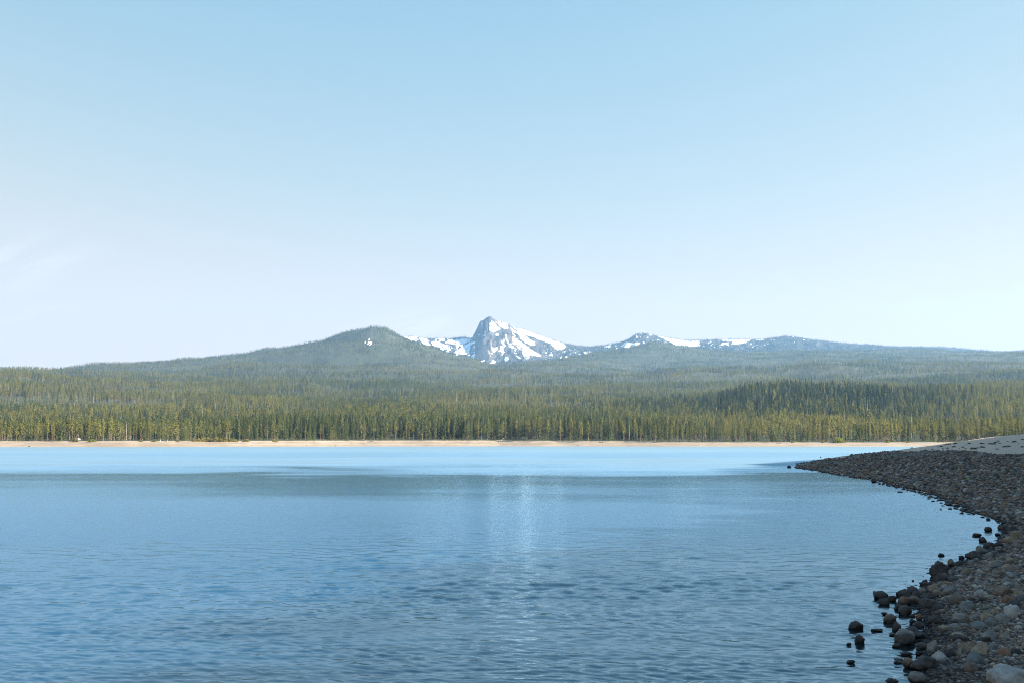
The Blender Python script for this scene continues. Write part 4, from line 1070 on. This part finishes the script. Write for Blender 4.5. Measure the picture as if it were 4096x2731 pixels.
Z5 = lambda x, y, w, h: (3296 + x * .3826, 2131 + y * .3826, w * .3826, h * .3826)
ROCKS = [
    (Z5(350, 1012, 160, 92), 'round', 'dark', 'rounded dark stone in the water, farthest left of the lone pair'), (Z5(380, 1150, 105, 90), 'point', 'dark', 'small pointed dark stone in the water just below the rounded one'),
    (Z5(868, 1142, 215, 130), 'block', 'grey', 'large flat topped grey boulder standing in the water'), (Z5(703, 932, 150, 84), 'round', 'brown', 'brownish rounded stone in the water above a dark angular one'),
    (Z5(782, 1020, 100, 95), 'point', 'dark', 'dark angular stone touching the brownish one in the water'), (Z5(612, 692, 180, 80), 'block', 'dark', 'long dark slab farthest out in the water'),
    (Z5(638, 752, 130, 74), 'flat', 'dark', 'dark wet stone in front of the long slab'), (Z5(726, 715, 104, 56), 'flat', 'dark', 'dark stone against the right end of the long slab'),
    (Z5(830, 662, 130, 76), 'block', 'dark', 'dark grey stone in shallow water right of the slab'), (Z5(925, 642, 108, 62), 'rugged', 'dark', 'jagged dark stone behind the shallow water group'),
    (Z5(1265, 462, 215, 168), 'rugged', 'dark', 'largest dark rugged boulder at the waterline'), (Z5(1346, 345, 80, 78), 'rugged', 'brown', 'brown knob leaning behind the largest dark boulder'),
    (Z5(1285, 515, 150, 100), 'block', 'dark', 'wet black stone in front of the largest dark boulder'), (Z5(1272, 468, 95, 48), 'round', 'blue grey', 'pale capped stone resting against the largest dark boulder'),
    (Z5(1072, 548, 120, 36), 'flat', 'dark', 'flat dark stone lying in the water left of the boulders'), (Z5(1180, 532, 92, 70), 'block', 'dark', 'dark stone beside the flat one at the waterline'),
    (Z5(1155, 632, 125, 102), 'round', 'tan', 'tan rounded stone below the dark waterline boulders'), (Z5(1048, 652, 100, 76), 'round', 'grey', 'grey rounded stone left of the tan one'),
    (Z5(1198, 662, 96, 66), 'round', 'tan', 'small tan stone tucked under the larger tan one'), (Z5(1345, 628, 150, 76), 'round', 'grey', 'oblong grey green stone on the beach right of the tan pair'),
    (Z5(1293, 652, 88, 50), 'round', 'tan', 'small tan stone under the oblong grey one'), (Z5(1492, 442, 115, 82), 'point', 'tan', 'pointed tan stone right of the largest dark boulder'),
    (Z5(1665, 217, 112, 84), 'point', 'grey', 'pale grey pyramid shaped stone at the water edge'), (Z5(1745, 277, 112, 82), 'round', 'grey', 'grey oval stone right of the pyramid shaped one'),
    (Z5(1580, 237, 122, 46), 'flat', 'dark', 'flat dark stone left of the pyramid shaped one'), (Z5(1656, 96, 84, 60), 'block', 'dark', 'dark square stone in the water of the upper bend'),
    (Z5(1610, 38, 92, 36), 'flat', 'dark', 'low dark stone above the square one in the water'), (Z5(1720, 124, 66, 26), 'flat', 'dark', 'low wet stone right below the square one'),
    (Z5(1842, 147, 100, 60), 'block', 'dark', 'dark block at the water edge left of the round tan boulder'), (Z5(1970, 118, 132, 82), 'round', 'tan', 'big round tan boulder on the upper bend of the beach'),
    (Z5(1822, 27, 56, 27), 'round', 'dark', 'small dark stone in the water of the upper bend'), (Z5(1235, 242, 66, 30), 'point', 'dark', 'lone small stone in open water left of the pyramid shaped one'),
    (Z5(932, 502, 26, 13), 'flat', 'dark', 'tiny lone stone far out in the water'), (Z5(1420, 755, 190, 128), 'round', 'brown', 'big dark brown boulder half buried in the middle of the beach'),
    (Z5(865, 855, 142, 102), 'block', 'dark', 'dark angled block at the water edge'), (Z5(790, 806, 102, 56), 'flat', 'dark', 'dark low stone left of the angled block'),
    (Z5(778, 772, 70, 48), 'round', 'dark', 'small dark stone above the angled block'), (Z5(858, 752, 130, 82), 'round', 'rust brown', 'rust brown rounded stone in the waterline group'),
    (Z5(962, 742, 122, 80), 'round', 'brown', 'brown stone right of the rust coloured one'), (Z5(985, 684, 150, 76), 'block', 'dark', 'dark stone behind the brown ones'),
    (Z5(1130, 692, 170, 60), 'flat', 'dark', 'long dark flat stone below the tan pair'), (Z5(1000, 922, 70, 82), 'point', 'rust brown', 'upright small rust coloured stone at the water edge'),
    (Z5(935, 882, 80, 40), 'rugged', 'dark', 'low dark stone left of the upright rust coloured one'), (Z5(1085, 795, 112, 72), 'block', 'tan', 'tan blocky stone above the upright rust coloured one'),
    (Z5(1015, 994, 130, 66), 'point', 'dark', 'dark wedge shaped stone in shallow water right of the flat topped boulder'), (Z5(1170, 964, 150, 102), 'block', 'dark', 'dark stone standing at the inlet'),
    (Z5(725, 1077, 70, 30), 'flat', 'dark', 'small low stone just left of the flat topped boulder'), (Z5(766, 1198, 86, 38), 'flat', 'dark', 'small low stone below the flat topped boulder'),
    (Z5(880, 1288, 132, 46), 'rugged', 'dark', 'low jagged dark stone in the lower shallows'), (Z5(997, 1282, 66, 46), 'round', 'dark', 'small dark stone right of the low jagged one'),
    (Z5(895, 1408, 122, 102), 'block', 'brown', 'brown cube shaped stone in the lower shallows'), (Z5(1062, 1350, 142, 72), 'rugged', 'dark', 'dark stone joining the cube shaped one to the shore'),
    (Z5(1150, 1275, 110, 152), 'block', 'grey', 'upright grey stone with a light vein at the lower water edge'), (Z5(1238, 1352, 200, 112), 'point', 'pale grey', 'pale grey pointed rock at the lower water edge'),
    (Z5(1335, 1305, 132, 92), 'round', 'dark', 'dark stone behind the pale grey pointed rock'), (Z5(790, 1372, 92, 36), 'flat', 'dark', 'flat dark stone left of the cube shaped one'),
    (Z5(790, 1337, 100, 28), 'flat', 'grey', 'thin flat grey stone above the flat dark one'), (Z5(290, 1362, 86, 32), 'flat', 'dark', 'lone flat stone lowest left in the water'),
    (Z5(265, 1167, 56, 20), 'flat', 'dark', 'tiny stone left of the small pointed dark one'), (Z5(565, 1027, 122, 26), 'flat', 'dark', 'thin flat stone barely above water right of the rounded dark one'),
    (Z5(635, 852, 76, 25), 'flat', 'dark', 'thin low stone in the water below the long slab'), (Z5(730, 1580, 140, 56), 'rugged', 'dark', 'dark stone cut by the bottom edge left of the grey boulder'),
    (Z5(1015, 1590, 195, 126), 'block', 'grey', 'grey boulder in the water at the bottom edge'), (Z5(2000, 1610, 500, 180), 'round', 'pale grey', 'pale grey large boulder filling the bottom right corner'),
    (Z5(1545, 1242, 152, 82), 'flat', 'tan', 'flat tan stone lying on the gravel'), (Z5(1890, 655, 212, 114), 'round', 'brown', 'broad rounded brown boulder near the right edge'),
    (Z5(1995, 885, 185, 132), 'round', 'pale grey', 'big round pale grey boulder at the right edge'), (Z5(1920, 542, 112, 72), 'round', 'grey', 'grey rounded stone above the broad brown boulder'),
    (Z5(1990, 582, 78, 60), 'round', 'blue grey', 'bluish round stone right above the broad brown boulder'), (Z5(1385, 1012, 130, 62), 'round', 'grey', 'grey stone on the gravel right of the inlet'),
    (Z5(1420, 1104, 142, 56), 'flat', 'tan', 'flat pale brown stone below the grey one'), (Z5(1892, 1294, 152, 92), 'block', 'rust brown', 'red brown angular stone on the lower gravel'),
    (Z5(1802, 1494, 132, 62), 'flat', 'tan', 'flat yellowish stone beside the corner boulder'), (Z5(2070, 724, 82, 82), 'round', 'blue grey', 'dark bluish stone touching the right edge'),
    (Z5(1965, 742, 152, 90), 'round', 'rust brown', 'orange brown stone above the big pale grey boulder'), (Z5(1752, 692, 112, 42), 'flat', 'tan', 'thin flat tan stone left of the broad brown boulder'),
    (Z5(1950, 445, 84, 40), 'point', 'pale grey', 'small whitish pointed stone above the grey rounded one'), (Z5(1770, 980, 130, 90), 'round', 'blue grey', 'bluish grey rounded stone left of the big pale grey boulder'),
    (Z5(1600, 900, 90, 50), 'round', 'grey', 'grey stone alone in the middle of the fine gravel'), (Z5(1790, 610, 110, 70), 'round', 'tan', 'tan stone left of the broad brown boulder'),
    ((3960, 2126, 31, 20), 'block', 'dark', 'dark wedge in the water at the top of the bend'), ((3956, 2080, 18, 10), 'round', 'dark', 'small round stone in the water above the dark wedge'), ((4027, 2118, 24, 17), 'rugged', 'dark', 'dark stone right of the wedge at the shoreline'),
    ((4062, 2128, 34, 28), 'block', 'dark', 'dark blocky stone on shore right of the wedge'), ((4088, 2150, 40, 34), 'round', 'grey', 'grey stone at the right edge of the upper bend'),
    ((3159, 1871, 17, 11), 'round', 'dark', 'dark stone in the water off the tip of the point'), ((3497, 1929, 19, 11), 'block', 'dark', 'dark block at the waterline midway along the point'), ((3416, 1910, 8, 6), 'round', 'dark', 'small stone in the water left of the midway block'),
    ((3548, 1940, 9, 5), 'round', 'dark', 'small stone in the water right of the midway block'), ((3866, 1966, 26, 17), 'round', 'pale grey', 'pale boulder on the dark point above the bend'), ((3982, 2012, 22, 11), 'round', 'pale grey', 'pale stone near the bend, right of the pale boulder'),
    ((3636, 1852, 12, 9), 'round', 'pale grey', 'pale rock high on the middle of the point'), ((3330, 1842, 13, 9), 'block', 'blue grey', 'pale bluish rock near the tip of the point'), ((4024, 1838, 14, 8), 'round', 'pale grey', 'pale rock on the dark slope near the right edge'),
    ((4082, 1819, 20, 11), 'rugged', 'rust brown', 'rusty brown rock at the sand edge on the far right'), ((3283, 1829, 6, 5), 'block', 'dark', 'little dark rock at the end of the sand spit'),
]
for (q, shp, col, lab) in ROCKS:
    rock(q[0], q[1], q[2], q[3], shp, col, lab, name='boulder' if 'boulder' in lab else 'stone')

# further cobbles, larger ones of the beach
SHN = {'round': 'rounded', 'block': 'blocky', 'flat': 'flat', 'point': 'pointed', 'rugged': 'jagged'}
AREAS = [(2560, 2760, 'near the bottom right corner boulder'), (2440, 2560, 'below the big pale grey boulder'), (2330, 2440, 'round the broad brown boulder'), (2240, 2330, 'right of the largest dark boulder'),
         (2130, 2240, 'below the round tan boulder'), (2040, 2130, 'on the shore at the top of the bend'), (1940, 2040, 'on the point above the bend')]
cnt = 0; tries = 0
while cnt < 120 and tries < 6000:
    tries += 1
    v = 1945 + 760 * random.random() ** 0.8
    u = random.uniform(3500, 4100)
    x, y = on_level(u, v, 0.05); hh, d = shore_h(np.array([float(x)]), np.array([float(y)]))
    if not (-0.15 < d[0] and (d[0] < 0.5 or y < 45)): continue
    s = y / F
    W = random.choice([0.06, 0.07, 0.08, 0.1, 0.12, 0.15]) * (1.0 if y < 14 else 1.5 if y < 25 else 1.9)
    if any((x - a) ** 2 + (y - b) ** 2 < ((W + c) * 0.5) ** 2 for a, b, c in PLACED): continue
    col = random.choices(['dark', 'grey', 'pale grey', 'tan', 'rust brown', 'brown', 'blue grey'], [5 if d[0] < 0.3 else 2, 4, 1.2, 3, 1.5, 3, 2])[0]
    if d[0] < 0.12: col = 'dark'
    shp = random.choices(['round', 'block', 'flat', 'point'], [4, 3, 2.5, 1])[0]
    ar = next((t for a, b, t in AREAS if a <= v < b), AREAS[-1][2])
    lab = '%s %s stone %s' % (SHN[shp], col, 'wet at the water edge' if d[0] < 0.12 else ar)
    if d[0] < 0.12: lab = '%s dark stone at the water edge, %s' % (SHN[shp], ar)
    rock(u, v, W / s, W / s * random.uniform(0.42, 0.7), shp, col, lab, lab.replace(' stone', ' stones', 1))
    cnt += 1

# far bank boulders
for j, u in enumerate([124, 128 + 310, 540, 905, 1010, 1230, 1345, 1530, 1780, 2120, 2310, 2362, 2410, 2860, 3030]):
    rs, tl, _ = shore_line(np.array([float(u)])); fr = 0.03 if j in (0, 3, 6) else random.uniform(0.15, 0.7)
    y = float(rs[0] + (tl[0] - rs[0]) * fr); x = (u - CX) * KT * y; z = float(terr(np.array([x]), np.array([y]))[0])
    o = link('boulder', random.choice(ROCKM['rugged'] + ROCKM['block'])); W = 1.2 if j == 0 else random.uniform(0.5, 0.9)
    o.location = (x, y, z - 0.1); o.scale = (W, W * .8, W * random.uniform(.45, .65)); o.rotation_euler.z = random.uniform(0, 6.28)
    o.material_slots[0].link = 'OBJECT'; o.material_slots[0].material = M['rock dark' if j % 2 == 0 else 'rock brown']
    zn = zone(u).replace('at the left end of the far shore', 'near the left end')
    lab = ('dark' if j % 2 == 0 else 'brown') + (' boulder at the waterline of the far shore ' if fr < .1 else ' boulder on the far sand bank ') + zn
    tag(o, lab, 'rock', lab.replace('boulder', 'boulders'))

# --- gravel and cobbles that nobody could count
stone_lib = bpy.data.collections.new('stone_library')
for j, k in enumerate(('round', 'block', 'flat', 'block', 'round', 'point')):
    p, f = rock_shape(k, 950 + j, 2); p[:, 2] -= 0.3
    o = bpy.data.objects.new('stone_kind_%d' % j, mesh_np('stone_kind', p, f, [M['gravel']], smooth=(k == 'round'))); stone_lib.objects.link(o)
GP, GS = [], []
for (v0, v1, n, s0, s1, umin) in ((2300, 2800, 60000, 0.010, 0.045, 3560), (2000, 2330, 36000, 0.02, 0.085, 3560), (1880, 2010, 17000, 0.05, 0.16, 3280), (1800, 1885, 16000, 0.08, 0.24, 3180)):
    u = RNG.uniform(umin, 4180, n); v = RNG.uniform(v0, v1, n); x, y = on_level(u, v, 0.1 if v0 > 1900 else 0.35)
    y = np.minimum(y, 185); x = (u - CX) * KS * y
    h, d = shore_h(x, y)
    el = (h - CAMZ) / y; vv = CY - F * (el * c_ - s_) / (c_ + el * s_)
    lim = np.interp(u, [3300, 3500, 3622, 3728, 3830, 3905, 3981, 4032, 4200], [1700, 1790, 1804, 1801, 1800, 1803, 1814, 1816, 1812]) + 2 * fbm(u / 30, v / 8, 2, 77)
    slv = (np.abs(u - 3345) < 50) & (vv < 1831)
    keep = (d > -0.10 * (1 + (y > 25) * 3) - RNG.exponential(0.10, len(d)) * (RNG.random(len(d)) < 0.25)) & (vv > lim) & ~slv
    x, y, h = x[keep], y[keep], h[keep]
    s = s0 * (s1 / s0) ** (RNG.random(len(x)) ** 1.7)
    GP.append(np.stack([x, y, np.maximum(h, -0.03) - 0.0 * s], -1)); GS.append(np.stack([s * RNG.uniform(.8, 1.3, len(s)), s * RNG.uniform(.7, 1.1, len(s)), s * RNG.uniform(.45, .85, len(s))], -1))
GP = np.concatenate(GP); GS = np.concatenate(GS)
rot = RNG.normal(0, 0.25, (len(GP), 3)); rot[:, 2] = RNG.uniform(0, 6.28, len(GP))
print('gravel', len(GP))
tag(scatter_object('gravel', GP, RNG.integers(0, 6, len(GP)), rot, GS, stone_lib), 'mixed grey and brown gravel and cobbles covering the beach and point', 'gravel', kind='stuff')


# ------------------------------------------------------------------ brush on the sand bank, green tufts on the stones
BRUSH = [bush_mesh('dry_brush', M['drybush'], 500 + j, 260, 0.5, 0.13) for j in range(3)]
Z6 = lambda x, y: (3500 + x * .2534, 1640 + y * .2534)
SHR = [(1150, 538, 75, 'left'), (1182, 536, 50, 0), (1270, 530, 85, 0), (1490, 528, 65, 0), (1685, 528, 75, 0), (1820, 532, 75, 0), (1870, 536, 80, 0), (1905, 515, 60, 0), (1950, 488, 45, 0), (1975, 520, 45, 0), (2112, 498, 38, 0), (2205, 502, 90, 0), (2340, 465, 50, 0), (2265, 528, 28, 0),
       (1045, 572, 55, 0), (998, 576, 32, 0), (1075, 608, 40, 0), (1145, 600, 50, 0), (1250, 580, 60, 0), (1390, 585, 50, 0), (1437, 548, 32, 0), (1440, 604, 38, 0), (1330, 598, 28, 0), (1560, 612, 110, 0), (1618, 594, 45, 0), (1700, 586, 90, 0), (1925, 612, 45, 0), (2050, 580, 85, 0), (2125, 570, 80, 0), (2330, 578, 70, 0), (800, 636, 60, 0), (742, 634, 30, 0), (905, 618, 40, 0), (585, 594, 40, 0), (1740, 545, 30, 0), (730, 606, 20, 0)]
for j, (a, b_, w, _) in enumerate(SHR):
    u, v = Z6(a, b_); w *= .2534
    y = 100.0
    for _k in range(14):
        x = (u - CX) * KS * y; h, d = shore_h(np.array([x]), np.array([y])); t = float(tan_el(v))
        y += (float(h[0]) - (CAMZ + y * t)) / (t - 0.032) * 0.7
        y = min(max(y, 70), 186)
    W = w * y / F
    o = link('dry_shrub', BRUSH[j % 3], None, (x, y, float(h[0]) - 0.03)); o.scale = (W * 1.05, W, W * 0.85 if w < 16 else W * .6); o.rotation_euler.z = random.uniform(0, 6.28)
    szw = 'tiny' if w < 10 else 'small' if w < 15 else 'wide'
    row = 'along the upper slope' if b_ < 510 else 'along the middle' if b_ < 556 else 'near the foot' if b_ < 600 else 'at the lowest edge'
    side = 'far left' if a < 950 else 'left of centre' if a < 1350 else 'centre' if a < 1780 else 'right of centre' if a < 2100 else 'right edge'
    lab = '%s dark shrub %s of the sand bank, %s' % (szw, row, side)
    tag(o, lab, 'shrub', lab.replace('shrub', 'shrubs'))


def grass_tuft_mesh(seed):
    rng = np.random.default_rng(seed); v, f = [], []
    for k in range(90):
        a = rng.uniform(0, 6.28); r = 0.4 * rng.random() ** .5; L = rng.uniform(0.35, 0.7); p = np.array([r * math.cos(a), r * math.sin(a), -0.05])
        d = np.array([math.cos(a) * r * 1.1 + rng.normal(0, .1), math.sin(a) * r * 1.1 + rng.normal(0, .1), L]); s = np.cross(d, [rng.normal(), rng.normal(), 0.1]); s = s / np.linalg.norm(s) * 0.05
        q = len(v); v += [p - s, p + s, p + d * .6 + s * .6, p + d, p + d * .6 - s * .6]; f.append((q, q + 1, q + 2, q + 3, q + 4))
    return mesh_np('grass_tuft', v, f, [M['tuft']])


TUFT = [grass_tuft_mesh(600 + j) for j in range(2)]
TF = [((3834, 1834, 20, 9), 'bright green tuft alone high on the dark stones below the sand'), ((3768, 1895, 24, 9), 'green tuft on the dark point, left of the pair below the sand'), ((3810, 1896, 16, 7), 'green tuft beside the wider one on the dark point'), ((3866, 1916, 24, 9), 'wide yellow green tuft midway down the dark stones'),
      ((3930, 1916, 20, 8), 'green tuft right of the wide yellow green one'), ((3953, 1916, 12, 6), 'small green tuft at the end of the midway row'), ((4018, 1931, 18, 7), 'green tuft lower right on the dark stones'), ((4001, 1955, 24, 9), 'green tuft nearest the pale boulder on the right'), ((4045, 1960, 20, 9), 'bright green tuft lowest on the right stones'),
      ((3666, 1893, 16, 5), 'low green tuft toward the left of the dark point'), ((3464, 1873, 8, 4), 'tiny green tuft near the tip of the dark point'), ((3488, 1871, 8, 4), 'tiny yellow green tuft right of the tip one'), ((3555, 1876, 8, 4), 'tiny green tuft at the middle of the dark point'), ((4060, 1895, 12, 6), 'small green tuft near the right edge')]
for j, (q, lab) in enumerate(TF):
    z0 = 0.3
    for _ in range(6):
        x, y = on_level(q[0], q[1], z0); h, d = shore_h(np.array([float(x)]), np.array([float(y)])); z0 = min(max(float(h[0]), 0), 1.2)
    W = q[2] * y / F; o = link('grass_tuft', TUFT[j % 2], None, (float(x), float(y), z0)); o.scale = (W, W, q[3] * y / F * 1.6); o.rotation_euler.z = random.uniform(0, 6)
    tag(o, lab, 'grass tuft')

# ------------------------------------------------------------------ air
bm = bmesh.new(); box_bm(bm, -7500, 7500, -400, 9700, -8, 1215)
m = bpy.data.materials.new('haze'); m.use_nodes = True; nt = NT(m.node_tree); nt.n.remove(nt.n['Principled BSDF'])
pv = nt.new('ShaderNodeVolumePrincipled'); pv.inputs['Color'].default_value = (0.32, 0.62, 1.0, 1); pv.inputs['Density'].default_value = 3.4e-5; pv.inputs['Anisotropy'].default_value = 0.2
nt.lk(pv.outputs[0], nt.n['Material Output'].inputs['Volume'])
hz = bm_obj('haze', bm, m); tag(hz, 'thin blue haze lying over the lake and the distant slopes', 'haze', kind='stuff')

# ------------------------------------------------------------------ sky, sun, camera
w = bpy.data.worlds.new('World'); scene.world = w; w.use_nodes = True; nt = NT(w.node_tree)
sky = nt.new('ShaderNodeTexSky', sky_type='NISHITA', sun_disc=False, sun_elevation=SUN_EL, sun_rotation=SUN_AZ, altitude=1500, air_density=1.0, dust_density=0.4, ozone_density=1.0)
bg = nt.n['Background']; bg.inputs['Strength'].default_value = 0.05
tc = nt.new('ShaderNodeTexCoord').outputs['Generated']
sep = nt.new('ShaderNodeSeparateXYZ'); nt.lk(tc, sep.inputs[0])
yy_ = nt.math('MAXIMUM', sep.outputs[1], 0.05); sa_ = nt.math('DIVIDE', sep.outputs[0], yy_); se_ = nt.math('DIVIDE', sep.outputs[2], yy_)
cv = nt.new('ShaderNodeCombineXYZ'); nt.lk(nt.math('MULTIPLY', sa_, 5.0), cv.inputs[0]); nt.lk(nt.math('SUBTRACT', nt.math('MULTIPLY', se_, 26.0), nt.math('MULTIPLY', sa_, 7.0)), cv.inputs[1])
cn = nt.ramp(nt.noise(cv.outputs[0], 1.6, 6, 0.62, dist=0.6), [(0.45, 0.0), (0.75, 1.0)])
cl = None
for (a0, e0, wa, we, k) in ((-0.45, 0.166, 0.055, 0.022, 0.7), (-0.43, 0.118, 0.05, 0.010, 0.5), (-0.07, 0.108, 0.05, 0.012, 0.6)):
    g = nt.math('ADD', nt.math('POWER', nt.math('DIVIDE', nt.math('SUBTRACT', sa_, a0), wa), 2.0), nt.math('POWER', nt.math('DIVIDE', nt.math('SUBTRACT', se_, e0), we), 2.0))
    g = nt.math('MULTIPLY', nt.math('EXPONENT', nt.math('MULTIPLY', g, -1.0)), k)
    cl = g if cl is None else nt.math('ADD', cl, g)
cl = nt.math('MULTIPLY', nt.math('MULTIPLY', cl, cn), nt.math('GREATER_THAN', sep.outputs[1], 0.1))
# the camera's soft shoulder on the bright sky: each channel through a gentle power curve
KE = 0.05 * 2 ** 2.5
sp_ = nt.new('ShaderNodeSeparateColor'); nt.lk(sky.outputs[0], sp_.inputs[0]); cb_ = nt.new('ShaderNodeCombineColor')
for ch, (A_, m_, g_) in enumerate(((0.422, 0.397, 1.05), (0.602, 0.591, 0.58), (0.80, 0.88, 0.05))):
    o_ = nt.math('MULTIPLY', nt.math('POWER', sp_.outputs[ch], g_), A_ / KE * (KE / m_) ** g_)
    lim_ = (0.84, 0.79, 0.81)[ch] / KE                      # soft shoulder near the horizon
    o_ = nt.math('MULTIPLY', o_, nt.math('POWER', nt.math('ADD', 1.0, nt.math('POWER', nt.math('DIVIDE', o_, lim_), 6.0)), -1.0 / 6.0))
    nt.lk(o_, cb_.inputs[ch])
skc = nt.mix(cl, cb_.outputs[0], (3.9, 3.85, 3.8))
nt.lk(skc, bg.inputs['Color'])
sl = bpy.data.lights.new('sun', 'SUN'); sl.energy = 5.0; sl.angle = R(0.53); sl.color = (1.0, 0.93, 0.82)
so = bpy.data.objects.new('sun', sl); COL.objects.link(so)
sd = Vector((math.sin(SUN_AZ) * math.cos(SUN_EL), math.cos(SUN_AZ) * math.cos(SUN_EL), math.sin(SUN_EL)))
so.rotation_euler = sd.to_track_quat('Z', 'Y').to_euler(); so.location = (300, 0, 300)

cam = bpy.data.cameras.new('camera'); cam.sensor_width = 36.0; cam.lens = 36.0 * F / 4096.0; cam.clip_start = 0.1; cam.clip_end = 40000
co = bpy.data.objects.new('camera', cam); COL.objects.link(co); co.location = (0, 0, CAMZ); co.rotation_euler = (math.pi / 2 + PITCH, 0, 0)
scene.camera = co

scene.view_settings.view_transform = 'Standard'; scene.view_settings.look = 'None'; scene.view_settings.gamma = 1.0
scene.view_settings.exposure = 2.5
cy = scene.cycles
cy.use_denoising = True; cy.denoising_prefilter = 'NONE'; cy.denoising_input_passes = 'RGB_ALBEDO_NORMAL'
cy.use_adaptive_sampling = False
cy.filter_width = 1.05
cy.sample_clamp_indirect = 4.0
cy.max_bounces = 5; cy.diffuse_bounces = 2; cy.glossy_bounces = 3; cy.transmission_bounces = 2; cy.volume_bounces = 0; cy.transparent_max_bounces = 4
cy.caustics_reflective = False; cy.caustics_refractive = False
